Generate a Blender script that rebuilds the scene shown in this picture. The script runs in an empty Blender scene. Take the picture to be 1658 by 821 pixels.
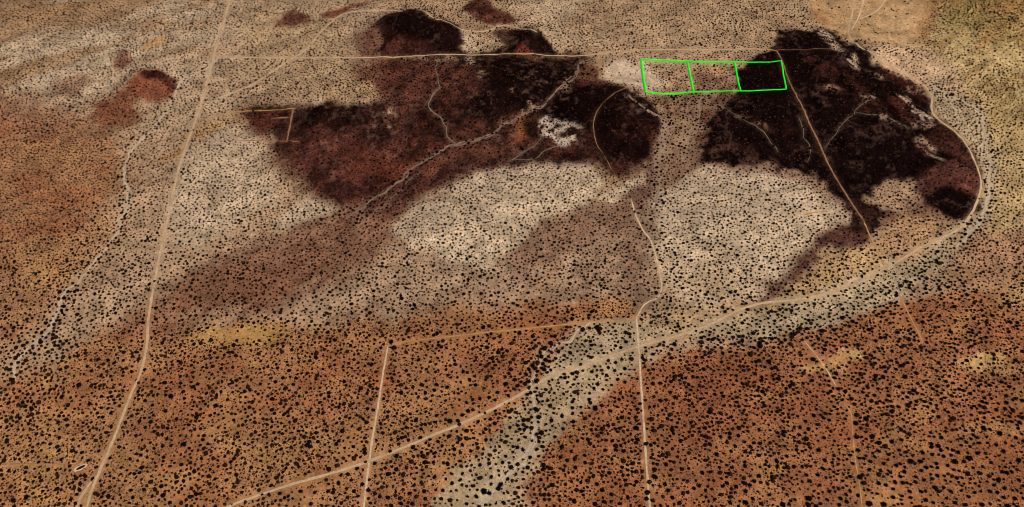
import bpy, math
import numpy as np

# ------------------------------------------------------------------ camera, sky, sun, exposure
SC = bpy.context.scene
COL = SC.collection
CAM_H, PITCH, FOV = 700.0, math.radians(53.2), math.radians(60.0)
SUN_EL, SUN_AZ = math.radians(55.0), math.radians(128.0)      # azimuth clockwise from +Y (north, up the picture)

cd = bpy.data.cameras.new("camera"); cam = bpy.data.objects.new("camera", cd); COL.objects.link(cam)
cam.location = (0, 0, CAM_H); cam.rotation_euler = (math.pi / 2 - PITCH, 0, 0)
cd.sensor_fit = 'HORIZONTAL'; cd.angle = FOV; cd.clip_start = 1.0; cd.clip_end = 60000.0
SC.camera = cam

w = bpy.data.worlds.new("World"); SC.world = w; w.use_nodes = True
nt = w.node_tree
sky = nt.nodes.new("ShaderNodeTexSky"); sky.sky_type = 'NISHITA'; sky.sun_disc = False
sky.sun_elevation = SUN_EL; sky.sun_rotation = SUN_AZ
nt.links.new(sky.outputs[0], nt.nodes["Background"].inputs[0]); nt.nodes["Background"].inputs[1].default_value = 0.06

sl = bpy.data.lights.new("sun", 'SUN'); sl.energy = 3.6; sl.angle = math.radians(0.5); sl.color = (1.0, 0.96, 0.88)
sun = bpy.data.objects.new("sun", sl); COL.objects.link(sun)
sun.rotation_euler = (math.pi / 2 - SUN_EL, 0, math.pi - SUN_AZ)

SC.view_settings.view_transform = 'Standard'; SC.view_settings.look = 'None'
SC.cycles.filter_width = 1.0
SC.view_settings.exposure = 0.0; SC.view_settings.gamma = 1.0; SC.view_settings.use_curve_mapping = False

# ------------------------------------------------------------------ helpers
RNG = np.random.default_rng(7)
TAB = [RNG.random((256, 256)).astype(np.float32) for _ in range(16)]

def vnoise(x, y, seed=0):
    t = TAB[seed % 16]
    xi = np.floor(x); yi = np.floor(y)
    fx = (x - xi).astype(np.float32); fy = (y - yi).astype(np.float32)
    xi = xi.astype(np.int64) + 37 * seed; yi = yi.astype(np.int64) + 91 * seed
    fx = fx * fx * (3 - 2 * fx); fy = fy * fy * (3 - 2 * fy)
    x0 = xi & 255; x1 = (xi + 1) & 255; y0 = yi & 255; y1 = (yi + 1) & 255
    a = t[y0, x0]; b = t[y0, x1]; c = t[y1, x0]; d = t[y1, x1]
    return (a + (b - a) * fx) * (1 - fy) + (c + (d - c) * fx) * fy

def fbm(x, y, seed=0, octv=4):
    s = 0; amp = 1.0; tot = 0
    for i in range(octv):
        s = s + amp * vnoise(x * 2 ** i, y * 2 ** i, seed + i); tot += amp; amp *= 0.5
    return s / tot

def sstep(a, b, x):
    t = np.clip((x - a) / (b - a), 0, 1)
    return t * t * (3 - 2 * t)

def lin(c):
    c = np.array(c, dtype=float) / 255.0
    return np.where(c <= 0.04045, c / 12.92, ((c + 0.055) / 1.055) ** 2.4)

def soil_rgb(c):
    """Bare-ground colour of a soil; the shrubs growing on it account for the rest of what one sees from above."""
    c = np.array(c, float); l = c @ np.array([.3, .59, .11])
    t = .16 * float(sstep(72, 112, l)); sat = (c[0] - c[2]) / c[0]; c = c * (1 - .07 * float(sstep(.45, .6, sat) * sstep(70, 90, l))); c = c * (1 - t) + np.array([190, 162, 130]) * t
    t = .22 * float(sstep(26, 40, l) * (1 - sstep(60, 80, l))); c = c * (1 - t) + np.array([74, 48, 42]) * t
    return lin(c * (1 - .45 * float(1 - sstep(18, 62, l))))

def box1(a, r, axis):
    if r < 1: return a
    pad = [(0, 0), (0, 0)]; pad[axis] = (r + 1, r)
    c = np.cumsum(np.pad(a, pad, mode='edge'), axis=axis)
    n = 2 * r + 1
    if axis == 0: return (c[n:, :] - c[:-n, :]) / n
    return (c[:, n:] - c[:, :-n]) / n

def blur(a, rcells):
    r = max(0, int(round(rcells)))
    for _ in range(2):
        a = box1(box1(a, r, 0), r, 1)
    return a

# the survey: where a ray through a place seen in the photograph (its 1658 x 821 grid) meets the land
FPX = 829.0 / math.tan(FOV / 2)
def ray(u, v):
    u = np.asarray(u, float); v = np.asarray(v, float)
    a = (u - 829.0) / FPX; b = (410.5 - v) / FPX
    cp, sp = math.cos(PITCH), math.sin(PITCH)
    return a, cp + b * sp, -sp + b * cp

def flat(u, v):
    dx, dy, dz = ray(u, v); t = CAM_H / -dz
    return dx * t, dy * t

def picture(x, y, z):
    cp, sp = math.cos(PITCH), math.sin(PITCH)
    d = y * cp - (z - CAM_H) * sp; b = y * sp + (z - CAM_H) * cp
    return 829.0 + FPX * x / d, 410.5 - FPX * b / d

# ------------------------------------------------------------------ land: axes and relief
DX = 1.45
def axis(lo, hi, far_lo, far_hi):
    mid = np.arange(lo, hi + DX * 0.5, DX)
    up = [mid[-1]]; st = DX
    while up[-1] < far_hi: st *= 1.35; up.append(up[-1] + st)
    dn = [mid[0]]; st = DX
    while dn[-1] > far_lo: st *= 1.35; dn.append(dn[-1] - st)
    return np.array(dn[:0:-1] + list(mid) + up[1:]), len(dn) - 1, len(mid)
XS, IX0, NX = axis(-700.0, 700.0, -9000, 9000)
YS, IY0, NY = axis(225.0, 985.0, -6000, 14000)
XM = XS[IX0:IX0 + NX]; YM = YS[IY0:IY0 + NY]
GX, GY = np.meshgrid(XM, YM)

HILLS = [  # place, half sizes in picture units, height in metres
    (675, 62, 75, 26, 20), (720, 170, 190, 60, 12), (560, 215, 110, 50, 8), (865, 72, 45, 18, 10), (1000, 195, 75, 50, 12),
    (840, 140, 90, 36, 8), (1320, 150, 90, 60, 12), (1450, 220, 90, 55, 12), (1400, 90, 70, 30, 10), (1535, 305, 45, 40, 8),
    (1210, 205, 75, 45, 9), (248, 136, 42, 18, 8), (190, 185, 50, 30, 4), (478, 28, 36, 10, 4), (790, 22, 30, 18, 6),
    (850, 330, 130, 58, 6), (1210, 360, 125, 68, 6), (360, 290, 80, 80, 3), (1620, 40, 90, 60, 10), (1500, 560, 160, 60, 3)]
def relief(x, y):
    z = np.zeros_like(x); rough = np.zeros_like(x)
    for u, v, ru, rv, h in HILLS:
        cx, cy = flat(u, v); sx = abs(flat(u + ru, v)[0] - cx); sy = abs(flat(u, v - rv)[1] - cy)
        wx = 14 * (fbm(x / 60, y / 60, 3, 3) - .5) * 2; wy = 14 * (fbm(x / 60, y / 60, 5, 3) - .5) * 2
        g = np.exp(-(((x + wx - cx) / sx) ** 2 + ((y + wy - cy) / sy) ** 2) * 0.9)
        z = z + (1.6 * h if h >= 6 else h) * g
        if h >= 7: rough = np.maximum(rough, g)
    rid = 1 - np.abs(2 * fbm(x / 46, y / 46, 9, 4) - 1)
    z = z + rough * 12.0 * (rid - 0.75) + 1.6 * (fbm(x / 70, y / 70, 1, 3) - .5) + 0.5 * (fbm(x / 14, y / 14, 2, 2) - .5)
    return z
HZ = relief(GX, GY)
edge = np.minimum(np.minimum(GX - XM[0], XM[-1] - GX), np.minimum(GY - YM[0], YM[-1] - GY))
HZ = HZ * sstep(0, 30, edge)

def gsample(arr, x, y):
    fx = np.clip((np.asarray(x) - XM[0]) / DX, 0, NX - 1.001); fy = np.clip((np.asarray(y) - YM[0]) / DX, 0, NY - 1.001)
    i = fx.astype(int); j = fy.astype(int); fx = fx - i; fy = fy - j
    return (arr[j, i] * (1 - fx) + arr[j, i + 1] * fx) * (1 - fy) + (arr[j + 1, i] * (1 - fx) + arr[j + 1, i + 1] * fx) * fy
def height(x, y): return gsample(HZ, x, y)

def survey(u, v):
    dx, dy, dz = ray(u, v); z = np.zeros_like(dx)
    for _ in range(10):
        t = (CAM_H - z) / -dz
        z = height(dx * t, dy * t)
    t = (CAM_H - z) / -dz
    return np.stack([dx * t, dy * t], -1)
def survey_pts(pts):
    p = np.array(pts, float); return survey(p[:, 0], p[:, 1])

def smooth_line(p, step):
    """Catmull-Rom through ground points, resampled evenly."""
    p = np.asarray(p, float)
    q = np.vstack([2 * p[0] - p[1], p, 2 * p[-1] - p[-2]])
    out = []
    for i in range(1, len(q) - 2):
        a, b, c, d = q[i - 1], q[i], q[i + 1], q[i + 2]
        n = max(2, int(np.linalg.norm(c - b) / 2.0))
        t = np.linspace(0, 1, n, endpoint=False)[:, None]
        out.append(0.5 * ((2 * b) + (c - a) * t + (2 * a - 5 * b + 4 * c - d) * t ** 2 + (3 * b - a - 3 * c + d) * t ** 3))
    out.append(q[-2][None]); out = np.vstack(out)
    s = np.concatenate([[0], np.cumsum(np.linalg.norm(np.diff(out, axis=0), axis=1))])
    k = np.linspace(0, s[-1], max(3, int(s[-1] / step)))
    return np.stack([np.interp(k, s, out[:, 0]), np.interp(k, s, out[:, 1])], -1)

def inside(poly, x, y):
    r = np.zeros(x.shape, bool); n = len(poly)
    for i in range(n):
        x1, y1 = poly[i]; x2, y2 = poly[(i + 1) % n]
        if y1 == y2: continue
        r ^= ((y1 > y) != (y2 > y)) & (x < (x2 - x1) * (y - y1) / (y2 - y1) + x1)
    return r

# ------------------------------------------------------------------ roads, tracks and dry washes (centre lines)
ROADS = [  # name, label, category, width m, ragged, tint, line
    ("dirt_road", "long pale straight dirt road running from top to bottom at the west side", "road", 3.6, .25, 'road',
     [(374, -8), (361, 40), (345, 95), (325, 170), (302, 235), (285, 290), (268, 370), (255, 430), (246, 480), (240, 520), (238, 556), (229, 600), (214, 634), (199, 672), (180, 720), (160, 765), (146, 800), (136, 835)]),
    ("dirt_track", "short second strand of the western dirt road at the bottom edge", "track", 3.2, .4, 'road',
     [(158, 768), (144, 785), (131, 805), (118, 835)]),
    ("dirt_road", "east-west dirt road crossing the dark hills above the green outline", "road", 2.2, .3, 'road',
     [(345, 92), (420, 93), (500, 93), (600, 93), (680, 90), (760, 89), (800, 88), (840, 87), (900, 90), (940, 90), (970, 87), (1000, 84), (1035, 81), (1100, 80), (1180, 80), (1240, 80), (1258, 82)]),
    ("dirt_road", "brownish dirt road slanting down through the eastern dark hills past the green outline", "road", 2.4, .45, 'browny',
     [(1257, 80), (1266, 97), (1272, 115), (1286, 147), (1305, 187), (1330, 240), (1355, 290), (1380, 330), (1398, 356)]),
    ("dirt_track", "faint ochre track joining the slanting road to the curved main road", "track", 2.2, .5, 'ochre',
     [(1398, 356), (1407, 378), (1419, 404), (1432, 432)]),
    ("dirt_road", "long curving main dirt road sweeping round the eastern dark hills to the bottom", "road", 3.5, .3, 'road',
     [(1384, -10), (1380, 20), (1374, 45), (1377, 62), (1395, 78), (1430, 100), (1470, 122), (1498, 140), (1509, 158), (1509, 178), (1525, 198), (1555, 222), (1577, 258), (1588, 290), (1583, 325), (1562, 362), (1540, 378), (1500, 395), (1450, 425), (1400, 450), (1340, 475), (1290, 485), (1230, 492), (1190, 505), (1150, 525), (1100, 543), (1030, 562), (950, 590), (890, 610), (840, 640), (760, 680), (700, 705), (640, 730), (600, 745), (540, 765), (470, 785), (400, 808), (350, 828)]),
    ("dirt_road", "pale straight track running to the bottom edge at the centre", "road", 2.9, .3, 'pale',
     [(1030, 512), (1034, 560), (1038, 620), (1043, 700), (1048, 770), (1053, 835)]),
    ("dirt_road", "short pale straight track with a big shrub at its upper end", "road", 2.5, .3, 'pale',
     [(628, 560), (621, 600), (613, 650), (603, 710), (596, 760), (587, 835)]),
    ("dirt_track", "faint orange track linking the short pale track to the centre track", "track", 1.5, .6, 'ochre',
     [(635, 556), (700, 548), (800, 537), (900, 527), (960, 521), (1030, 517)]),
    ("dirt_track", "winding pale track climbing between the two pale domes", "track", 1.9, .5, 'pale',
     [(1031, 514), (1045, 492), (1065, 481), (1071, 462), (1064, 425), (1055, 392), (1040, 370), (1028, 345), (1022, 322)]),
    ("dirt_track", "thin curved track looping over the dark hill beside the bare clearing", "track", 1.2, .7, 'browny',
     [(1022, 139), (990, 155), (970, 175), (961, 200), (965, 230), (980, 255), (993, 278), (1000, 290)]),
    ("dirt_track", "tan track entering the dark ground east of the western road", "track", 1.8, .5, 'ochre',
     [(315, 205), (345, 190), (375, 182), (420, 179), (480, 175)]),
    ("dirt_track", "short tan scraped strip crossing the dark ground", "track", 3.0, .5, 'scrape',
     [(475, 174), (471, 195), (468, 212), (464, 231)]),
    ("dirt_track", "stubby tan scraped strip branching off the short crossing strip", "track", 3.4, .7, 'scrape',
     [(438, 193), (452, 191), (469, 190)]),
    ("dirt_track", "faint tan track along the lower edge of the scraped strips", "track", 1.5, .8, 'scrape',
     [(380, 228), (420, 228), (485, 229)]),
    ("dirt_track", "thin pale track climbing round the top of the highest dark hill", "track", 1.8, .5, 'pale',
     [(350, 160), (385, 147), (415, 133), (465, 100), (495, 80), (528, 43), (558, 22), (602, 17), (649, 18), (699, 27), (715, 32), (749, 48), (789, 50), (809, 42), (830, 43), (870, 53)]),
    ("dirt_track", "pale side track beside the main road in the bare field", "track", 2.8, .5, 'pale',
     [(1400, -8), (1394, 15), (1388, 32), (1379, 48)]),
    ("dirt_track", "thin pale track curving across the bare field", "track", 2.4, .5, 'pale',
     [(1436, -4), (1424, 14), (1408, 24), (1391, 31)]),
    ("dirt_track", "faint straight track continuing the east-west road over the dark hill", "track", 1.1, .7, 'browny',
     [(1258, 80), (1290, 80), (1345, 79)]),
    ("dirt_track", "faint straight line along the lower edge of the bare field", "track", 1.3, .6, 'ochre',
     [(1398, 74), (1440, 72), (1495, 71)]),
    ("dirt_track", "thin square-cornered track beside the bare clearing", "track", 1.3, .5, 'ochre',
     [(971, 90), (971, 108), (971, 126), (973, 127), (1000, 127), (1030, 128)]),
    ("dirt_track", "faint broken track below the curved main road", "track", 1.6, .6, 'ochre',
     [(1456, 476), (1466, 497), (1480, 525), (1496, 556)]),
    ("dirt_track", "short faint track through the ochre patch", "track", 1.4, .6, 'pale',
     [(1302, 552), (1325, 580), (1342, 605), (1355, 628)]),
    ("dirt_track", "thin track running to the bottom edge in the red shrubland", "track", 1.6, .5, 'ochre',
     [(1366, 652), (1377, 668), (1380, 690), (1384, 740), (1391, 780), (1397, 835)]),
    ("dirt_track", "straight scraped line ending at the small pit", "track", 1.0, .7, 'browny',
     [(-5, 752), (40, 751), (90, 751), (125, 752)]),
    ("dirt_track", "faint short track on the eastern pale dome", "track", 1.4, .7, 'ochre',
     [(1298, 348), (1320, 344), (1345, 341)]),
]
WASHES = [
    ("long narrow dry wash winding down the western plain", 2.0, [(357, 90), (334, 110), (300, 127), (287, 142), (275, 170), (254, 200), (217, 240), (203, 266), (200, 276), (207, 314), (197, 351), (190, 374), (167, 408), (144, 431), (134, 451), (104, 478), (94, 504), (80, 534), (52, 556), (28, 586), (22, 600), (26, 616)]),
    ("short pale side wash near the left edge of the plain", 1.0, [(85, 556), (86, 580), (88, 610)]),
    ("pale wash reaching the left edge below the plain", 1.2, [(-5, 698), (10, 686), (23, 677), (77, 627), (100, 610)]),
    ("main dry wash crossing the western dark hills diagonally", 1.9, [(958, 95), (940, 102), (932, 122), (906, 145), (882, 167), (850, 184), (830, 194), (806, 207), (796, 220), (766, 230), (725, 237), (709, 247), (665, 274), (640, 298), (615, 314), (585, 335), (562, 354)]),
    ("braided lower strand of the diagonal wash", 1.2, [(680, 275), (655, 300), (632, 322), (600, 345), (570, 360)]),
    ("short pale strand of wash beside the pale wedge", 1.2, [(552, 334), (540, 344), (526, 352), (500, 358)]),
    ("crooked pale wash descending the western dark hill", 1.3, [(712, 95), (705, 110), (712, 137), (699, 160), (695, 174), (719, 194), (722, 214), (735, 232)]),
    ("pale wash running down from below the green outline", 1.4, [(1020, 153), (1035, 166), (1047, 177), (1070, 190), (1075, 214), (1070, 240), (1066, 275), (1068, 300), (1060, 330), (1044, 362)]),
    ("crooked pale wash east of the first below the green outline", 1.4, [(1146, 140), (1148, 152), (1130, 165), (1132, 194), (1120, 212), (1108, 235), (1112, 260)]),
    ("sandy wash bed curving down the left side of the grey valley", 1.9, [(962, 522), (940, 534), (927, 547), (890, 570), (870, 592), (862, 620), (863, 657), (867, 690), (850, 734), (830, 760), (800, 790), (778, 826)]),
    ("pale wash line along the lower edge of the grey valley", 1.0, [(1130, 548), (1160, 560), (1190, 562), (1220, 558), (1260, 550), (1310, 537), (1400, 505), (1450, 480), (1500, 445), (1540, 405)]),
    ("pale wash following the outside of the main road bend", 2.6, [(1508, 136), (1540, 155), (1575, 172), (1590, 193), (1595, 225), (1602, 262), (1604, 290), (1598, 330), (1580, 366), (1545, 402)]),
    ("thin pale gully on the eastern dark hill", 1.0, [(1410, 160), (1383, 180), (1361, 204), (1345, 228), (1337, 242)]),
    ("pale crooked gully crossing the eastern dark hill", 1.0, [(1383, 180), (1418, 184), (1444, 194), (1471, 207)]),
    ("short pale wash below the white patch", 1.2, [(826, 260), (845, 250), (860, 240), (872, 228), (882, 212)]),
    ("thin pale wash curling under the white patch", 1.0, [(828, 258), (860, 256), (880, 246), (906, 232)]),
    ("thin crooked wash on the upper left plain", 1.1, [(33, 220), (67, 214), (83, 194), (104, 177), (124, 163), (146, 150)]),
    ("thin braided wash strand in the saddle below the first green square", 0.9, [(1096, 152), (1090, 172), (1094, 196), (1084, 220), (1082, 250), (1076, 280)]),
    ("thin braided wash strand in the middle of the saddle", 0.9, [(1124, 150), (1112, 178), (1108, 205), (1100, 232), (1094, 262), (1084, 290)]),
    ("thin gully slanting down from the third green square", 0.8, [(1160, 168), (1182, 180), (1204, 192), (1226, 206), (1246, 224), (1262, 246)]),
    ("thin side gully on the southern slope of the eastern dark hill", 0.8, [(1296, 190), (1300, 215), (1312, 240), (1310, 262)]),
    ("pale wash strand east of the western road", 1.0, [(420, 133), (390, 155), (365, 175), (350, 186)]),
]
STYLE = {'road': (200, 164, 126), 'pale': (212, 178, 142), 'browny': (150, 108, 82), 'ochre': (188, 140, 88), 'scrape': (152, 104, 74), 'wash': (192, 166, 138), 'gully': (132, 104, 88), 'braid': (152, 124, 102)}
ROAD_LINES = [smooth_line(survey_pts(r[6]), 1.5) for r in ROADS]
WASH_LINES = []
for k, (lab, wd, pts) in enumerate(WASHES):
    L = smooth_line(survey_pts(pts), 1.5)
    L = L + np.stack([2.2 * (vnoise(L[:, 0] / 9, L[:, 1] / 9, 4) - .5) * 2, 2.2 * (vnoise(L[:, 0] / 9, L[:, 1] / 9, 6) - .5) * 2], -1)
    WASH_LINES.append(L)

def line_mask(L, half, soft):
    m = np.zeros((NY, NX), np.float32)
    d = np.gradient(L, axis=0); nrm = np.stack([-d[:, 1], d[:, 0]], -1); nrm /= np.linalg.norm(nrm, axis=1)[:, None] + 1e-9
    for o in np.arange(-half, half + .01, DX * .7):
        p = L + nrm * o
        i = np.round((p[:, 0] - XM[0]) / DX).astype(int); j = np.round((p[:, 1] - YM[0]) / DX).astype(int)
        ok = (i >= 0) & (i < NX) & (j >= 0) & (j < NY); m[j[ok], i[ok]] = 1
    return blur(m, soft / DX)

for (lab, wd, _), L in zip(WASHES, WASH_LINES): HZ = HZ - (.5 + .35 * wd) * np.clip(line_mask(L, wd * .5 + .6, 2.4) * 1.3, 0, 1)
for r, L in zip(ROADS, ROAD_LINES): HZ = HZ - .18 * np.clip(line_mask(L, r[3] * .5, 1.5), 0, 1)

# ------------------------------------------------------------------ soils
T = (170, 136, 100); P = (190, 165, 136); O = (168, 112, 66); OB = (150, 96, 58); R = (112, 66, 48); RR = (112, 46, 30)
D = (56, 26, 21); K = (30, 13, 13); Y = (180, 134, 70); G = (166, 142, 106); YL = (180, 150, 96); W = (206, 184, 158)
PB = (120, 79, 60)
ST1 = ('streak', 26, 27)      # streaks running up to the right
ST2 = ('streak', 22, 24)
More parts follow.
